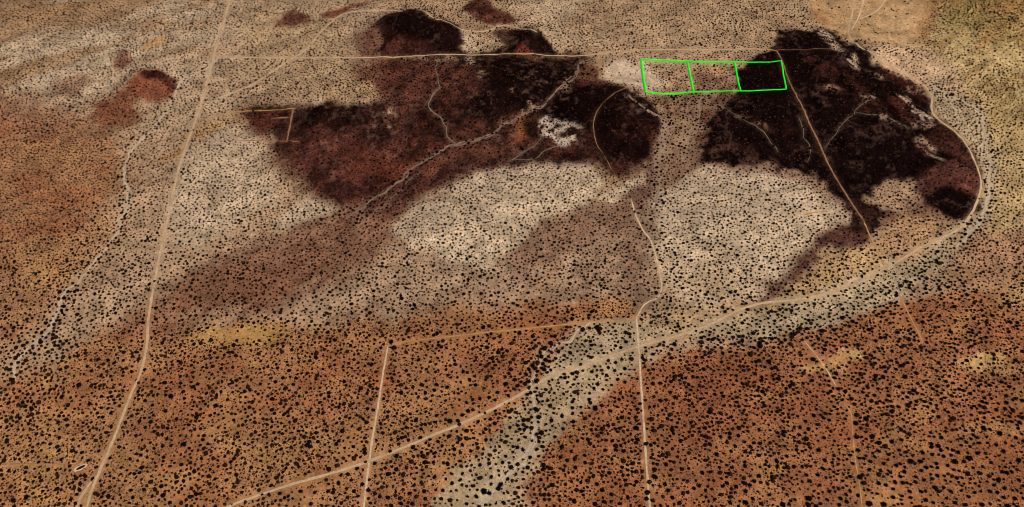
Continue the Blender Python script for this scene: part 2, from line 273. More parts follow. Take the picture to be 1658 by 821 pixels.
# polygon, colour, opacity, soft edge m, ragged edge m, pattern
LAYERS = [
    # upper left plain
    ([(-60, -40), (380, -40), (600, -30), (620, 20), (590, 90), (420, 170), (300, 240), (120, 215), (-60, 210)], P, .25, 30, 20, None),
    ([(-60, -40), (360, -40), (340, 120), (180, 150), (-60, 160)], P, .75, 20, 15, ST1 + (.47, .62)),
    ([(-60, -40), (360, -40), (340, 120), (180, 150), (-60, 160)], (148, 112, 78), .75, 20, 15, ST1 + (.52, .40)),
    ([(60, 120), (160, 95), (280, 80), (330, 110), (300, 150), (150, 120)], P, .6, 20, 15, None),
    ([(-20, 30), (60, 10), (180, 0), (120, 20), (40, 35), (-20, 40)], (165, 120, 72), .5, 6, 6, None),
    ([(380, 20), (560, 30), (560, 110), (450, 150), (400, 140)], (170, 138, 100), .6, 20, 15, None),
    ([(600, -20), (1320, -20), (1300, 60), (1000, 80), (900, 60), (800, 20)], (164, 134, 100), .6, 20, 15, None),
    ([(830, -10), (960, -10), (900, 40), (980, 70), (900, 70), (840, 30)], P, .5, 14, 10, None),
    ([(1040, 100), (1240, 60), (1250, 10), (1130, 0), (1000, 40), (960, 80)], (168, 136, 104), .5, 20, 10, None),
    ([(1080, 10), (1180, 30), (1240, 60), (1200, 55), (1100, 35)], (150, 112, 78), .6, 8, 8, ST2 + (.5, .62)),
    ([(960, -10), (1060, -10), (1010, 14), (960, 34), (900, 45), (930, 20)], (150, 118, 92), .55, 8, 8, None),
    # middle plains
    ([(200, 230), (300, 230), (440, 300), (440, 380), (300, 470), (240, 520), (170, 560), (90, 560), (110, 500), (190, 420)], (164, 132, 104), .8, 20, 12, None),
    ([(-40, 205), (60, 195), (130, 200), (190, 235), (205, 290), (190, 360), (150, 420), (100, 480), (30, 560), (-40, 620)], (158, 108, 70), .9, 18, 16, None),
    ([(-40, 300), (80, 290), (150, 330), (100, 380), (-40, 400)], (148, 92, 60), .6, 18, 16, ('iso', 30, .4, .6)),
    ([(20, 410), (90, 400), (120, 430), (60, 460), (10, 450)], (170, 124, 72), .6, 10, 8, None),
    ([(-40, 150), (30, 150), (75, 160), (130, 215), (60, 225), (-40, 210)], (142, 92, 64), .7, 12, 10, None),
    ([(330, 215), (395, 200), (448, 238), (442, 290), (434, 338), (370, 378), (305, 405), (275, 390), (278, 340), (292, 275)], P, .8, 8, 10, None),
    ([(290, 230), (330, 205), (400, 184), (450, 168), (430, 182), (370, 200), (320, 225)], (182, 136, 78), .8, 4, 4, None),
    ([(250, 265), (270, 250), (300, 243), (296, 256), (270, 262)], (178, 132, 76), .8, 5, 4, None),
    ([(690, 410), (800, 390), (1060, 380), (1075, 500), (900, 480), (760, 500), (560, 520), (420, 520), (480, 480), (600, 440)], (158, 128, 102), .85, 20, 14, None),
    # bottom orange country
    ([(-60, 640), (60, 600), (150, 550), (240, 512), (330, 530), (430, 520), (520, 530), (600, 512), (700, 502), (800, 500), (900, 482), (1000, 482), (1035, 510), (960, 530), (900, 570), (868, 620), (860, 680), (800, 740), (730, 860), (-60, 860)], (166, 112, 68), .97, 8, 10, None),
    ([(500, 540), (640, 510), (820, 500), (980, 490), (940, 530), (870, 600), (800, 640), (640, 620), (520, 600)], (156, 98, 60), .8, 18, 14, None),
    ([(300, 560), (600, 560), (640, 640), (560, 720), (420, 700), (300, 640)], (150, 96, 58), .6, 20, 20, None),
    ([(240, 560), (330, 570), (400, 600), (420, 690), (300, 690), (230, 640)], (156, 98, 60), .5, 20, 15, None),
    ([(600, 590), (660, 600), (640, 640), (600, 640)], (156, 86, 48), .7, 6, 6, None),
    ([(-40, 750), (120, 750), (160, 780), (120, 860), (-40, 860)], (176, 126, 74), .8, 8, 8, None),
    ([(850, 860), (868, 745), (915, 690), (975, 645), (1030, 600), (1090, 565), (1160, 566), (1250, 555), (1350, 525), (1450, 486), (1545, 470), (1620, 470), (1720, 500), (1720, 860)], (156, 95, 56), .98, 4, 5, None),
    ([(1040, 600), (1200, 590), (1300, 610), (1320, 700), (1240, 760), (1100, 740), (1050, 680)], (146, 84, 52), .8, 20, 20, None),
    ([(1040, 740), (1200, 740), (1290, 720), (1420, 760), (1420, 860), (1040, 860)], (150, 86, 54), .6, 20, 20, ('iso', 40, .4, .6)),
    ([(1250, 540), (1400, 530), (1480, 560), (1440, 600), (1300, 640), (1250, 600)], (152, 92, 58), .6, 16, 16, None),
    ([(1400, 640), (1560, 600), (1700, 640), (1700, 740), (1500, 700)], (150, 88, 54), .6, 20, 16, ('iso', 40, .4, .6)),
    ([(920, 720), (980, 710), (1000, 760), (940, 790)], (158, 92, 52), .7, 10, 8, None),
    # ochre bare patches
    ([(300, 548), (345, 524), (440, 524), (478, 540), (420, 552), (340, 560)], Y, .85, 6, 8, None),
    ([(505, 525), (545, 522), (545, 535), (510, 538)], (186, 148, 96), .7, 5, 5, None),
    ([(1280, 595), (1330, 585), (1365, 562), (1390, 560), (1388, 578), (1350, 592), (1300, 606)], (190, 148, 92), 1.0, 3, 5, None),
    ([(1545, 585), (1570, 572), (1620, 565), (1625, 575), (1590, 598), (1560, 594)], (194, 150, 94), 1.0, 3, 5, None),
    ([(1580, 595), (1620, 590), (1665, 586), (1665, 592), (1600, 602)], (186, 140, 86), .8, 4, 4, None),
    ([(1395, 618), (1425, 612), (1430, 618), (1400, 624)], (184, 136, 82), .8, 3, 4, None),
    ([(1340, 640), (1370, 630), (1380, 636), (1350, 650)], (184, 136, 82), .8, 3, 4, None),
    ([(1185, 650), (1225, 640), (1260, 645), (1220, 658)], (186, 134, 80), .7, 4, 4, None),
    ([(985, 737), (1020, 742), (1010, 748), (985, 745)], (190, 140, 88), .7, 3, 3, None),
    ([(225, 78), (234, 68), (262, 60), (272, 64), (250, 78), (236, 84)], (186, 144, 88), .9, 2.5, 3, None),
    ([(255, 42), (262, 35), (278, 35), (270, 45)], (186, 146, 92), .8, 3, 3, None),
    # grey sandy valley
    ([(872, 612), (880, 590), (930, 552), (966, 526), (1030, 520), (1130, 545), (1250, 546), (1350, 520), (1440, 480), (1530, 432), (1606, 345), (1618, 260), (1600, 186), (1545, 146), (1500, 118), (1512, 180), (1570, 230), (1588, 280), (1578, 335), (1548, 372), (1450, 422), (1350, 466), (1250, 488), (1170, 515), (1060, 550), (950, 588)], (168, 145, 113), .97, 2.5, 5, None),
    ([(868, 610), (1032, 565), (1060, 575), (1020, 592), (960, 634), (905, 690), (872, 748), (835, 800), (800, 860), (670, 860), (735, 765), (800, 705), (856, 652)], (160, 135, 102), .97, 3, 6, None),
    ([(840, 720), (868, 700), (860, 740), (820, 790), (770, 830), (780, 790)], (204, 184, 154), .45, 4, 6, ('streak', 3.4, 56, .46, .62)),
    ([(890, 600), (1030, 550), (1150, 530), (1330, 495), (1450, 445), (1530, 395), (1560, 400), (1450, 475), (1300, 530), (1130, 545), (1000, 590), (900, 640)], (190, 166, 134), .35, 4, 5, ('streak', 3.4, 32, .48, .64)),
    ([(1185, 508), (1290, 486), (1400, 452), (1450, 425), (1420, 400), (1400, 385), (1330, 420), (1280, 450), (1220, 490)], (184, 146, 96), .8, 8, 8, None),
    ([(1405, 385), (1480, 350), (1540, 345), (1560, 365), (1500, 394), (1440, 425)], (176, 132, 92), .85, 8, 8, None),
    # far right
    ([(1486, 74), (1530, -20), (1720, -20), (1720, 320), (1660, 360), (1600, 400), (1604, 260), (1592, 185), (1545, 150), (1505, 120)], (184, 155, 104), .97, 8, 8, None),
    ([(1530, -20), (1720, -20), (1720, 90), (1600, 70), (1520, 30)], (164, 138, 72), .85, 14, 12, None),
    ([(1500, 60), (1720, -20), (1720, 200), (1640, 240), (1560, 160)], (150, 120, 72), .75, 12, 12, ('streak', 10, 38, .48, .62)),
    ([(1395, 76), (1500, 72), (1560, 120), (1580, 170), (1500, 130), (1430, 98)], (182, 148, 116), .8, 8, 8, None),
    ([(1556, 400), (1610, 370), (1720, 340), (1720, 490), (1600, 470), (1530, 470)], (160, 114, 84), .85, 10, 10, None),
    ([(1560, 452), (1600, 480), (1658, 500), (1720, 470), (1660, 440), (1600, 462)], (184, 142, 90), .7, 8, 8, None),
    ([(1608, 270), (1660, 290), (1660, 345), (1600, 380), (1592, 350)], (176, 144, 98), .7, 10, 8, None),
    # bare field at the top right
    ([(1312, 30), (1318, -30), (1545, -30), (1520, 30), (1494, 70), (1400, 72), (1372, 62), (1330, 42)], (174, 134, 92), .95, 2.5, 4, ('iso', 40, .1, .45)),
    ([(1390, 40), (1460, 20), (1480, 50), (1440, 70), (1400, 68)], (186, 148, 104), .7, 8, 8, None),
    ([(1490, -20), (1530, -20), (1515, 40), (1498, 70), (1480, 60), (1492, 30)], (176, 126, 72), .7, 6, 5, None),
    ([(1310, 30), (1318, -20), (1335, -20), (1330, 20), (1345, 44)], (182, 134, 88), .6, 4, 5, None),
    # purple-brown outwash bands, and a shaded dome slope painted in
    ([(240, 505), (300, 452), (370, 408), (440, 372), (520, 352), (562, 330), (600, 305), (660, 285), (730, 262), (805, 262), (745, 295), (690, 318), (648, 345), (628, 388), (600, 420), (540, 452), (480, 472), (430, 492), (360, 505), (290, 515)], PB, .85, 15, 10, None),
    ([(200, 545), (300, 470), (440, 385), (560, 335), (690, 300), (660, 360), (560, 450), (400, 510), (260, 545)], (104, 62, 46), .6, 10, 8, ('streak', 8, 44, .50, .66)),
    ([(150, 585), (240, 505), (330, 470), (420, 470), (360, 515), (250, 560)], (138, 98, 72), .7, 14, 10, ('streak', 12, 44, .35, .6)),
    ([(560, 470), (700, 430), (830, 430), (1000, 400), (1020, 470), (860, 480), (700, 500)], (146, 112, 88), .6, 14, 10, ('streak', 12, 48, .42, .6)),
    ([(255, 495), (330, 445), (420, 405), (520, 380), (560, 400), (500, 450), (400, 485), (300, 505)], (122, 80, 60), .6, 14, 10, None),
    ([(380, 500), (450, 485), (540, 450), (600, 410), (620, 400), (560, 440), (500, 480), (440, 495)], (108, 70, 58), .5, 6, 6, None),
    ([(400, 410), (560, 350), (640, 330), (600, 390), (480, 430)], (150, 110, 86), .7, 10, 8, ('streak', 7, 44, .47, .62)),
    ([(215, 510), (250, 480), (300, 470), (300, 540), (230, 560)], (134, 88, 62), .5, 10, 8, None),
    ([(815, 408), (860, 365), (925, 337), (978, 322), (1012, 316), (1050, 285), (1055, 240), (1130, 240), (1122, 278), (1080, 308), (1050, 345), (1034, 368), (990, 385), (930, 398), (870, 430), (820, 455)], (128, 94, 74), .9, 6, 6, None),
    ([(1050, 240), (1130, 240), (1120, 280), (1080, 310), (1055, 345), (1060, 400), (1072, 460), (1060, 492), (1022, 502), (992, 470), (1000, 420), (1006, 380), (1020, 340)], (114, 88, 72), .8, 7, 8, ('iso', 26, .15, .5)),
    ([(1048, 270), (1120, 270), (1080, 305), (1050, 335), (1020, 350), (1020, 325)], (108, 70, 58), .5, 6, 6, None),
    ([(1005, 385), (1036, 375), (1045, 430), (1030, 470), (1005, 470)], (132, 94, 74), .7, 6, 6, None),
    ([(850, 450), (900, 425), (895, 450), (860, 470)], (146, 100, 68), .6, 6, 6, None),
    ([(1412, 370), (1380, 350), (1340, 372), (1290, 412), (1250, 452), (1195, 492), (1200, 500), (1260, 480), (1305, 438), (1340, 402), (1408, 394)], (84, 50, 41), .97, 4, 5, None),  # shaded slope of the eastern dome, its shade put into the soil colour
    ([(1240, 330), (1300, 318), (1330, 330), (1320, 346), (1270, 345)], (150, 110, 84), .7, 6, 6, None),
    # pale domes and wedges
    ([(640, 350), (690, 313), (760, 290), (850, 262), (920, 255), (972, 285), (972, 310), (940, 332), (880, 352), (832, 400), (780, 432), (715, 420), (662, 402), (640, 372)], P, .95, 5, 6, None),
    ([(690, 315), (730, 305), (735, 318), (700, 325)], (160, 116, 84), .6, 4, 4, None),
    ([(968, 325), (1000, 300), (1045, 275), (1046, 298), (1005, 324)], P, .9, 3, 4, None),
    ([(1055, 345), (1078, 310), (1112, 280), (1150, 264), (1230, 266), (1300, 286), (1352, 310), (1388, 336), (1340, 372), (1290, 412), (1252, 452), (1190, 492), (1120, 492), (1078, 462), (1062, 412)], P, .9, 6, 6, None),
    ([(1080, 420), (1200, 420), (1220, 470), (1160, 500), (1090, 490)], (178, 144, 108), .5, 16, 10, None),
    ([(488, 322), (500, 314), (540, 330), (548, 342), (500, 358), (436, 370), (446, 350)], P, .9, 3.5, 5, None),
    ([(1404, 318), (1440, 294), (1484, 300), (1502, 322), (1484, 346), (1430, 352), (1406, 338)], (164, 128, 98), .95, 4, 5, None),
    ([(1030, 505), (1120, 500), (1180, 505), (1130, 530), (1060, 545)], (178, 146, 106), .7, 10, 8, None),
    # small red hills on the left plain
    ([(203, 134), (222, 117), (252, 112), (278, 122), (289, 140), (276, 158), (240, 164), (205, 158), (170, 168), (190, 145)], (124, 62, 42), .9, 3.5, 4, None),
    ([(222, 120), (252, 113), (278, 123), (288, 142), (272, 152), (262, 135), (235, 126)], (72, 24, 20), .85, 3, 3, None),
    ([(150, 172), (182, 160), (230, 162), (232, 190), (205, 212), (170, 216), (148, 198)], (128, 72, 46), .85, 7, 6, None),
    ([(155, 170), (182, 163), (196, 180), (170, 190)], (104, 62, 46), .5, 5, 4, None),
    ([(184, 92), (198, 84), (212, 86), (210, 102), (192, 108), (180, 104)], (116, 60, 48), .8, 4, 4, None),
    ([(66, 140), (90, 128), (130, 116), (148, 126), (140, 150), (115, 158), (90, 150)], (132, 94, 72), .8, 4, 5, None),
    # small red hills at the top
    ([(442, 38), (458, 24), (480, 17), (505, 26), (508, 36), (480, 42), (450, 44)], (96, 48, 36), .9, 3.5, 4, None),
    ([(516, 28), (540, 18), (566, 10), (600, 0), (590, 10), (562, 20), (540, 30)], (118, 60, 44), .85, 3, 4, None),
    ([(752, 8), (770, -6), (786, -4), (800, 12), (828, 24), (836, 36), (800, 40), (778, 34), (762, 26)], (88, 40, 32), .92, 3, 4, None),
    ([(765, 10), (790, 8), (800, 18), (775, 24)], K, .8, 3, 3, None),
    # brown fringes round the dark hills
    ([(575, 58), (612, 34), (640, 60), (640, 95), (572, 96)], (106, 64, 50), .9, 12, 10, None),
    ([(430, 250), (470, 300), (520, 320), (570, 340), (640, 320), (720, 290), (800, 275), (860, 262), (800, 250), (640, 270), (500, 230), (450, 220)], (100, 58, 46), .9, 13, 10, None),
    ([(556, 100), (640, 92), (650, 166), (600, 160), (572, 136)], (112, 68, 52), .9, 13, 10, None),
    ([(580, 318), (640, 296), (720, 272), (760, 275), (690, 312), (640, 340), (590, 345)], (90, 54, 46), .8, 7, 7, None),
    ([(380, 175), (440, 165), (440, 235), (390, 215)], (124, 78, 56), .7, 7, 6, None),
    ([(1120, 150), (1190, 140), (1180, 200), (1150, 270), (1120, 270), (1130, 210)], (108, 70, 54), .7, 7, 7, None),
    ([(1140, 255), (1240, 260), (1310, 280), (1360, 305), (1390, 335), (1370, 345), (1330, 310), (1270, 288), (1180, 272)], (120, 84, 66), .7, 5, 5, None),
    ([(1490, 290), (1580, 270), (1590, 330), (1560, 362), (1500, 345), (1424, 365), (1420, 348), (1490, 335)], (100, 64, 52), .85, 6, 6, None),
    # western dark hills
    ([(606, 42), (618, 28), (640, 20), (690, 24), (735, 38), (752, 56), (748, 74), (762, 82), (750, 90), (628, 93), (612, 80), (616, 62)], D, 1.0, 3, 5, None),
    ([(622, 102), (640, 92), (700, 92), (800, 90), (905, 92), (945, 94), (962, 112), (975, 128), (1005, 132), (1046, 158), (1072, 186), (1074, 226), (1060, 262), (1012, 280), (972, 272), (930, 256), (862, 254), (800, 270), (745, 282), (665, 302), (600, 312), (560, 328), (524, 306), (492, 284), (468, 250), (436, 220), (392, 206), (384, 182), (436, 168), (500, 164), (560, 170), (612, 166), (634, 156), (628, 140), (618, 118)], (70, 37, 29), 1.0, 6, 8, None),
    ([(790, 84), (812, 76), (834, 66), (818, 52), (826, 44), (852, 46), (886, 58), (910, 88), (790, 90)], (40, 20, 18), 1.0, 2.5, 4, None),
    ([(740, 82), (800, 82), (860, 78), (905, 86), (908, 93), (740, 94)], (36, 18, 17), 1.0, 2, 3, None),
    ([(800, 52), (826, 44), (836, 66), (812, 80)], (58, 30, 25), .9, 3, 4, None),
    ([(625, 24), (690, 26), (735, 40), (750, 58), (746, 84), (690, 84), (660, 60), (640, 50)], K, .9, 6, 8, None),
    ([(592, 50), (630, 46), (650, 70), (640, 90), (598, 90)], (96, 50, 40), .6, 6, 6, ('iso', 16, .35, .6)),
    ([(660, 66), (700, 70), (690, 88), (650, 88)], (84, 38, 30), .6, 6, 5, ('iso', 16, .35, .6)),
    ([(600, 100), (720, 98), (722, 130), (700, 165), (630, 168), (620, 148), (600, 138)], (98, 56, 44), .8, 12, 10, None),
    ([(640, 115), (715, 108), (705, 150), (650, 150)], (110, 56, 40), .6, 8, 6, ('iso', 18, .35, .6)),
    ([(752, 94), (830, 90), (940, 96), (955, 112), (920, 140), (890, 165), (840, 184), (800, 200), (760, 180), (770, 140), (790, 112)], K, .95, 6, 8, None),
    ([(740, 110), (790, 100), (775, 135), (730, 140)], (92, 48, 36), .6, 6, 6, ('iso', 16, .35, .6)),
    ([(940, 135), (1000, 136), (1046, 162), (1068, 190), (1050, 215), (1062, 255), (1040, 268), (1000, 262), (968, 268), (955, 215), (900, 195), (875, 200), (890, 170)], K, .95, 5, 7, None),
    ([(980, 170), (1040, 175), (1060, 220), (1020, 262), (975, 240)], (62, 28, 22), .5, 8, 7, ('iso', 14, .45, .65)),
    ([(440, 176), (520, 168), (632, 172), (640, 190), (600, 202), (540, 206), (470, 205)], K, .8, 4, 6, None),
    ([(400, 186), (450, 186), (440, 225), (415, 215)], (104, 52, 38), .7, 5, 5, None),
    ([(460, 230), (560, 215), (650, 240), (690, 282), (610, 308), (560, 322), (520, 305), (470, 290)], (86, 44, 36), .7, 8, 8, ('iso', 20, .3, .6)),
    ([(600, 240), (700, 230), (700, 280), (620, 300)], (92, 42, 31), .6, 8, 8, ('iso', 22, .35, .6)),
    ([(515, 285), (550, 290), (568, 320), (540, 330), (522, 305)], (66, 26, 24), .7, 4, 5, None),
    ([(650, 200), (720, 190), (715, 225), (660, 235)], K, .55, 6, 6, ('iso', 14, .35, .6)),
    ([(730, 232), (800, 222), (850, 186), (860, 205), (835, 240), (780, 262), (700, 285), (680, 278)], (108, 66, 50), .8, 6, 6, ('iso', 24, .25, .55)),
    ([(738, 228), (795, 200), (825, 186), (800, 212), (760, 228)], (124, 66, 44), .7, 4, 4, ('iso', 14, .3, .6)),
    ([(835, 190), (862, 186), (850, 220), (832, 240)], (134, 74, 44), .7, 4, 4, None),
    ([(850, 192), (878, 192), (880, 222), (855, 226)], (40, 16, 14), .85, 3, 4, None),
    ([(860, 240), (960, 240), (985, 270), (940, 258), (870, 256), (830, 268), (760, 280), (800, 266)], (50, 24, 22), .8, 4, 4, None),
    ([(830, 70), (850, 75), (860, 88), (832, 88)], (140, 62, 38), .7, 3, 3, None),
    ([(936, 100), (962, 96), (972, 124), (940, 130)], (118, 76, 54), .7, 4, 4, None),
    ([(750, 47), (784, 53), (808, 64), (802, 76), (772, 81), (756, 76), (748, 62)], (166, 144, 120), .92, 3, 4, ('streak', 4, -40, .3, .6)),
    ([(560, 132), (600, 136), (612, 150), (600, 162), (520, 160), (500, 150)], (176, 142, 104), .9, 5, 5, None),
    # black ridges and brown spurs of the western hills
    ([(640, 165), (700, 158), (730, 176), (700, 196), (650, 200)], (44, 22, 19), .8, 5, 8, ('iso', 14, .3, .55)),
    ([(500, 205), (560, 200), (640, 205), (620, 226), (540, 232)], (46, 22, 19), .7, 5, 8, ('iso', 14, .3, .55)),
    ([(725, 172), (800, 168), (828, 180), (800, 206), (735, 214)], (40, 19, 17), .85, 5, 8, ('iso', 12, .25, .5)),
    ([(560, 252), (640, 244), (690, 262), (640, 290), (570, 300)], (112, 58, 40), .6, 8, 8, ('iso', 18, .35, .6)),
    ([(690, 100), (760, 98), (748, 130), (716, 160), (690, 140)], (112, 62, 46), .6, 8, 8, ('iso', 12, .35, .6)),
    # white patches
    ([(876, 196), (895, 187), (932, 199), (946, 213), (925, 230), (900, 226), (880, 216)], (198, 176, 156), .85, 2, 4, ('iso', 6, .38, .58)),
    ([(972, 110), (986, 98), (1012, 97), (1040, 102), (1060, 116), (1078, 132), (1070, 144), (1034, 144), (1000, 136), (974, 126)], (184, 158, 132), .97, 4, 4, None),
    ([(985, 102), (1010, 100), (1040, 115), (1056, 130), (1030, 138), (1000, 118)], (198, 174, 148), .5, 5, 5, None),
    ([(756, 92), (770, 92), (770, 104), (758, 104)], (190, 160, 130), .8, 2, 3, ('iso', 5, .35, .55)),
    ([(774, 116), (786, 114), (784, 126), (774, 126)], (180, 146, 116), .7, 2, 3, ('iso', 5, .35, .55)),
    ([(505, 158), (524, 158), (524, 170), (506, 170)], (190, 160, 130), .7, 2, 3, None),
    ([(606, 200), (640, 178), (646, 200), (640, 215), (630, 206)], (176, 140, 118), .75, 2.5, 5, ('iso', 6, .5, .66)),
    ([(830, 140), (870, 150), (870, 180), (835, 180)], (150, 108, 88), .6, 3, 4, ('iso', 6, .55, .7)),
    ([(900, 135), (930, 132), (920, 150), (902, 150)], (150, 118, 96), .6, 3, 3, ('iso', 5, .45, .6)),
    ([(1000, 132), (1040, 142), (1062, 150), (1050, 162), (1020, 150)], (160, 130, 106), .7, 3, 4, ('iso', 7, .4, .6)),
    # saddle between the dark hills
    ([(1060, 150), (1192, 148), (1164, 180), (1142, 228), (1134, 276), (1080, 308), (1054, 300), (1070, 240), (1078, 190)], (122, 90, 70), .97, 5, 6, None),
    ([(1085, 165), (1110, 160), (1115, 240), (1085, 250)], (160, 124, 88), .6, 5, 5, ('iso', 12, .4, .62)),
    ([(1075, 155), (1110, 152), (1105, 185), (1080, 180)], (78, 42, 34), .7, 3, 5, ('iso', 10, .42, .6)),
    ([(1115, 170), (1150, 160), (1148, 200), (1135, 240), (1125, 220)], (104, 52, 36), .75, 4, 5, ('iso', 14, .35, .6)),
    ([(1110, 100), (1195, 102), (1196, 146), (1120, 148)], (164, 122, 88), .6, 8, 6, None),
    # eastern dark hills
    ([(1240, 86), (1262, 60), (1262, 46), (1300, 52), (1322, 42), (1345, 46), (1378, 70), (1420, 96), (1462, 122), (1498, 148), (1508, 184), (1550, 216), (1578, 258), (1588, 292), (1580, 332), (1560, 356), (1532, 346), (1502, 322), (1494, 298), (1440, 292), (1400, 315), (1424, 342), (1420, 366), (1400, 376), (1376, 352), (1376, 326), (1342, 298), (1292, 280), (1232, 264), (1152, 262), (1132, 246), (1142, 200), (1164, 172), (1196, 146), (1196, 112)], (34, 15, 15), 1.0, 3, 6, None),
    ([(1120, 118), (1196, 108), (1200, 148), (1160, 170), (1150, 150)], (84, 46, 38), .6, 5, 6, ('iso', 12, .42, .6)),
    ([(1300, 92), (1340, 100), (1400, 140), (1430, 180), (1400, 180), (1370, 150), (1320, 115)], (86, 46, 37), .75, 5, 6, ('iso', 14, .3, .6)),
    ([(1340, 135), (1365, 140), (1360, 148), (1342, 146)], (150, 104, 84), .7, 2, 3, ('iso', 5, .4, .6)),
    ([(1440, 150), (1470, 160), (1500, 192), (1480, 205), (1445, 195)], (90, 40, 32), .7, 5, 6, ('iso', 16, .35, .6)),
    ([(1420, 100), (1490, 135), (1504, 165), (1480, 160), (1440, 125)], (78, 34, 26), .7, 5, 6, None),
    ([(1510, 200), (1550, 222), (1576, 260), (1586, 300), (1560, 290), (1525, 270), (1500, 240)], (82, 46, 37), .75, 6, 7, ('iso', 16, .2, .55)),
    ([(1300, 205), (1340, 240), (1370, 290), (1310, 275), (1270, 240), (1250, 200)], (62, 32, 28), .5, 6, 8, ('iso', 12, .45, .62)),
    ([(1480, 298), (1500, 278), (1540, 262), (1575, 280), (1585, 310), (1560, 300), (1520, 300), (1505, 320)], (92, 54, 44), .9, 5, 6, None),
    ([(1504, 316), (1530, 300), (1560, 304), (1574, 326), (1558, 354), (1532, 344), (1510, 332)], (30, 14, 14), .97, 3, 4, None),
    ([(1140, 240), (1180, 225), (1260, 255), (1300, 282), (1230, 266), (1160, 262)], (84, 52, 42), .55, 5, 5, ('iso', 10, .42, .6)),
    ([(1376, 322), (1400, 318), (1424, 342), (1418, 372), (1396, 376), (1376, 360)], (62, 34, 29), .9, 3, 4, None),
    ([(1424, 345), (1480, 348), (1520, 340), (1500, 352), (1440, 360)], (120, 78, 58), .7, 5, 5, None),
    # pale rock streaks on the eastern hills
    ([(1322, 48), (1332, 42), (1338, 52), (1352, 66), (1372, 80), (1386, 94), (1396, 108), (1388, 112), (1372, 104), (1362, 90), (1344, 74), (1326, 62)], (196, 164, 138), .9, 1.6, 3, ('streak', 3.2, -48, .40, .58)),
    ([(1405, 115), (1430, 122), (1428, 128), (1410, 124)], (170, 136, 116), .7, 1.6, 3, ('iso', 5, .4, .58)),
    ([(1452, 148), (1462, 152), (1478, 170), (1505, 184), (1512, 198), (1490, 196), (1470, 182), (1458, 168)], (190, 162, 140), .85, 1.6, 3, ('streak', 3.2, -48, .40, .58)),
    ([(1390, 150), (1420, 152), (1424, 158), (1398, 160)], (180, 146, 124), .75, 1.6, 3, ('iso', 5, .35, .55)),
    ([(1468, 140), (1492, 142), (1488, 150), (1466, 150)], (150, 116, 100), .7, 1.6, 3, ('iso', 5, .4, .58)),
    ([(1418, 180), (1450, 190), (1446, 198), (1424, 190)], (150, 116, 100), .7, 1.6, 3, ('iso', 5, .4, .58)),
    ([(1482, 224), (1500, 222), (1512, 236), (1528, 262), (1514, 262), (1500, 242)], (178, 144, 120), .85, 1.6, 3, ('streak', 3.2, -48, .40, .58)),
    ([(1470, 200), (1510, 196), (1520, 206), (1480, 208)], (150, 116, 98), .7, 1.6, 3, ('iso', 6, .4, .6)),
    ([(1264, 44), (1290, 40), (1292, 48), (1268, 52)], (120, 88, 74), .7, 2, 3, ('iso', 6, .4, .6)),
    ([(1260, 96), (1275, 120), (1310, 190), (1350, 270), (1360, 290), (1340, 270), (1300, 190), (1262, 115)], (70, 40, 33), .6, 2.5, 2, None),
    ([(1160, 168), (1200, 185), (1240, 205), (1250, 215), (1190, 190)], (128, 88, 68), .7, 3, 4, ('iso', 6, .4, .6)),
]

SOIL = np.empty((NY, NX, 3), np.float32)
base_a, base_b = soil_rgb((162, 130, 100)), soil_rgb((146, 114, 86))
n0 = sstep(.35, .65, fbm(GX / 90, GY / 90, 11, 4))[..., None]
SOIL[:] = base_a * n0 + base_b * (1 - n0)
WPX = (fbm(GX / 26, GY / 26, 2, 4) - .5) * 2 + 1.3 * (fbm(GX / 7, GY / 7, 4, 2) - .5); WPY = (fbm(GX / 26, GY / 26, 8, 4) - .5) * 2 + 1.3 * (fbm(GX / 7, GY / 7, 6, 2) - .5)

for poly, colr, op, soft, rag, pat in LAYERS:
    pw = survey_pts(poly); pad = 3 * soft + 2 * rag + 4
    i0 = int(np.clip((pw[:, 0].min() - pad - XM[0]) / DX, 0, NX - 1)); i1 = int(np.clip((pw[:, 0].max() + pad - XM[0]) / DX + 1, 1, NX))
    j0 = int(np.clip((pw[:, 1].min() - pad - YM[0]) / DX, 0, NY - 1)); j1 = int(np.clip((pw[:, 1].max() + pad - YM[0]) / DX + 1, 1, NY))
    if i1 - i0 < 2 or j1 - j0 < 2: continue
    S = (slice(j0, j1), slice(i0, i1))
    x = GX[S]; y = GY[S]
    m = inside(pw, x + 1.8 * rag * WPX[S], y + 1.8 * rag * WPY[S]).astype(np.float32)
    m = blur(m, soft * 0.72 / DX)
    brk = .6 * (fbm(x / 11, y / 11, 1, 4) - .5) + .7 * (fbm(x / 4.5, y / 4.5, 6, 2) - .5)
    m = np.clip(m + 4.2 * brk * m * (1 - m), 0, 1)
    if pat:
        if pat[0] == 'iso':
            _, sc, a, b = pat; n = fbm(x / sc, y / sc, 12, 4)
        else:
            _, sc, ang, a, b = pat; ca, sa = math.cos(math.radians(ang)), math.sin(math.radians(ang))
            n = fbm((x * ca + y * sa) / (sc * 5), (-x * sa + y * ca) / sc, 10, 4)
        m = m * (sstep(a, b, n) if b > a else 1 - sstep(b, a, n))
    m = np.clip(m * op, 0, 1)[..., None]
    SOIL[S] = SOIL[S] * (1 - m) + soil_rgb(colr) * m

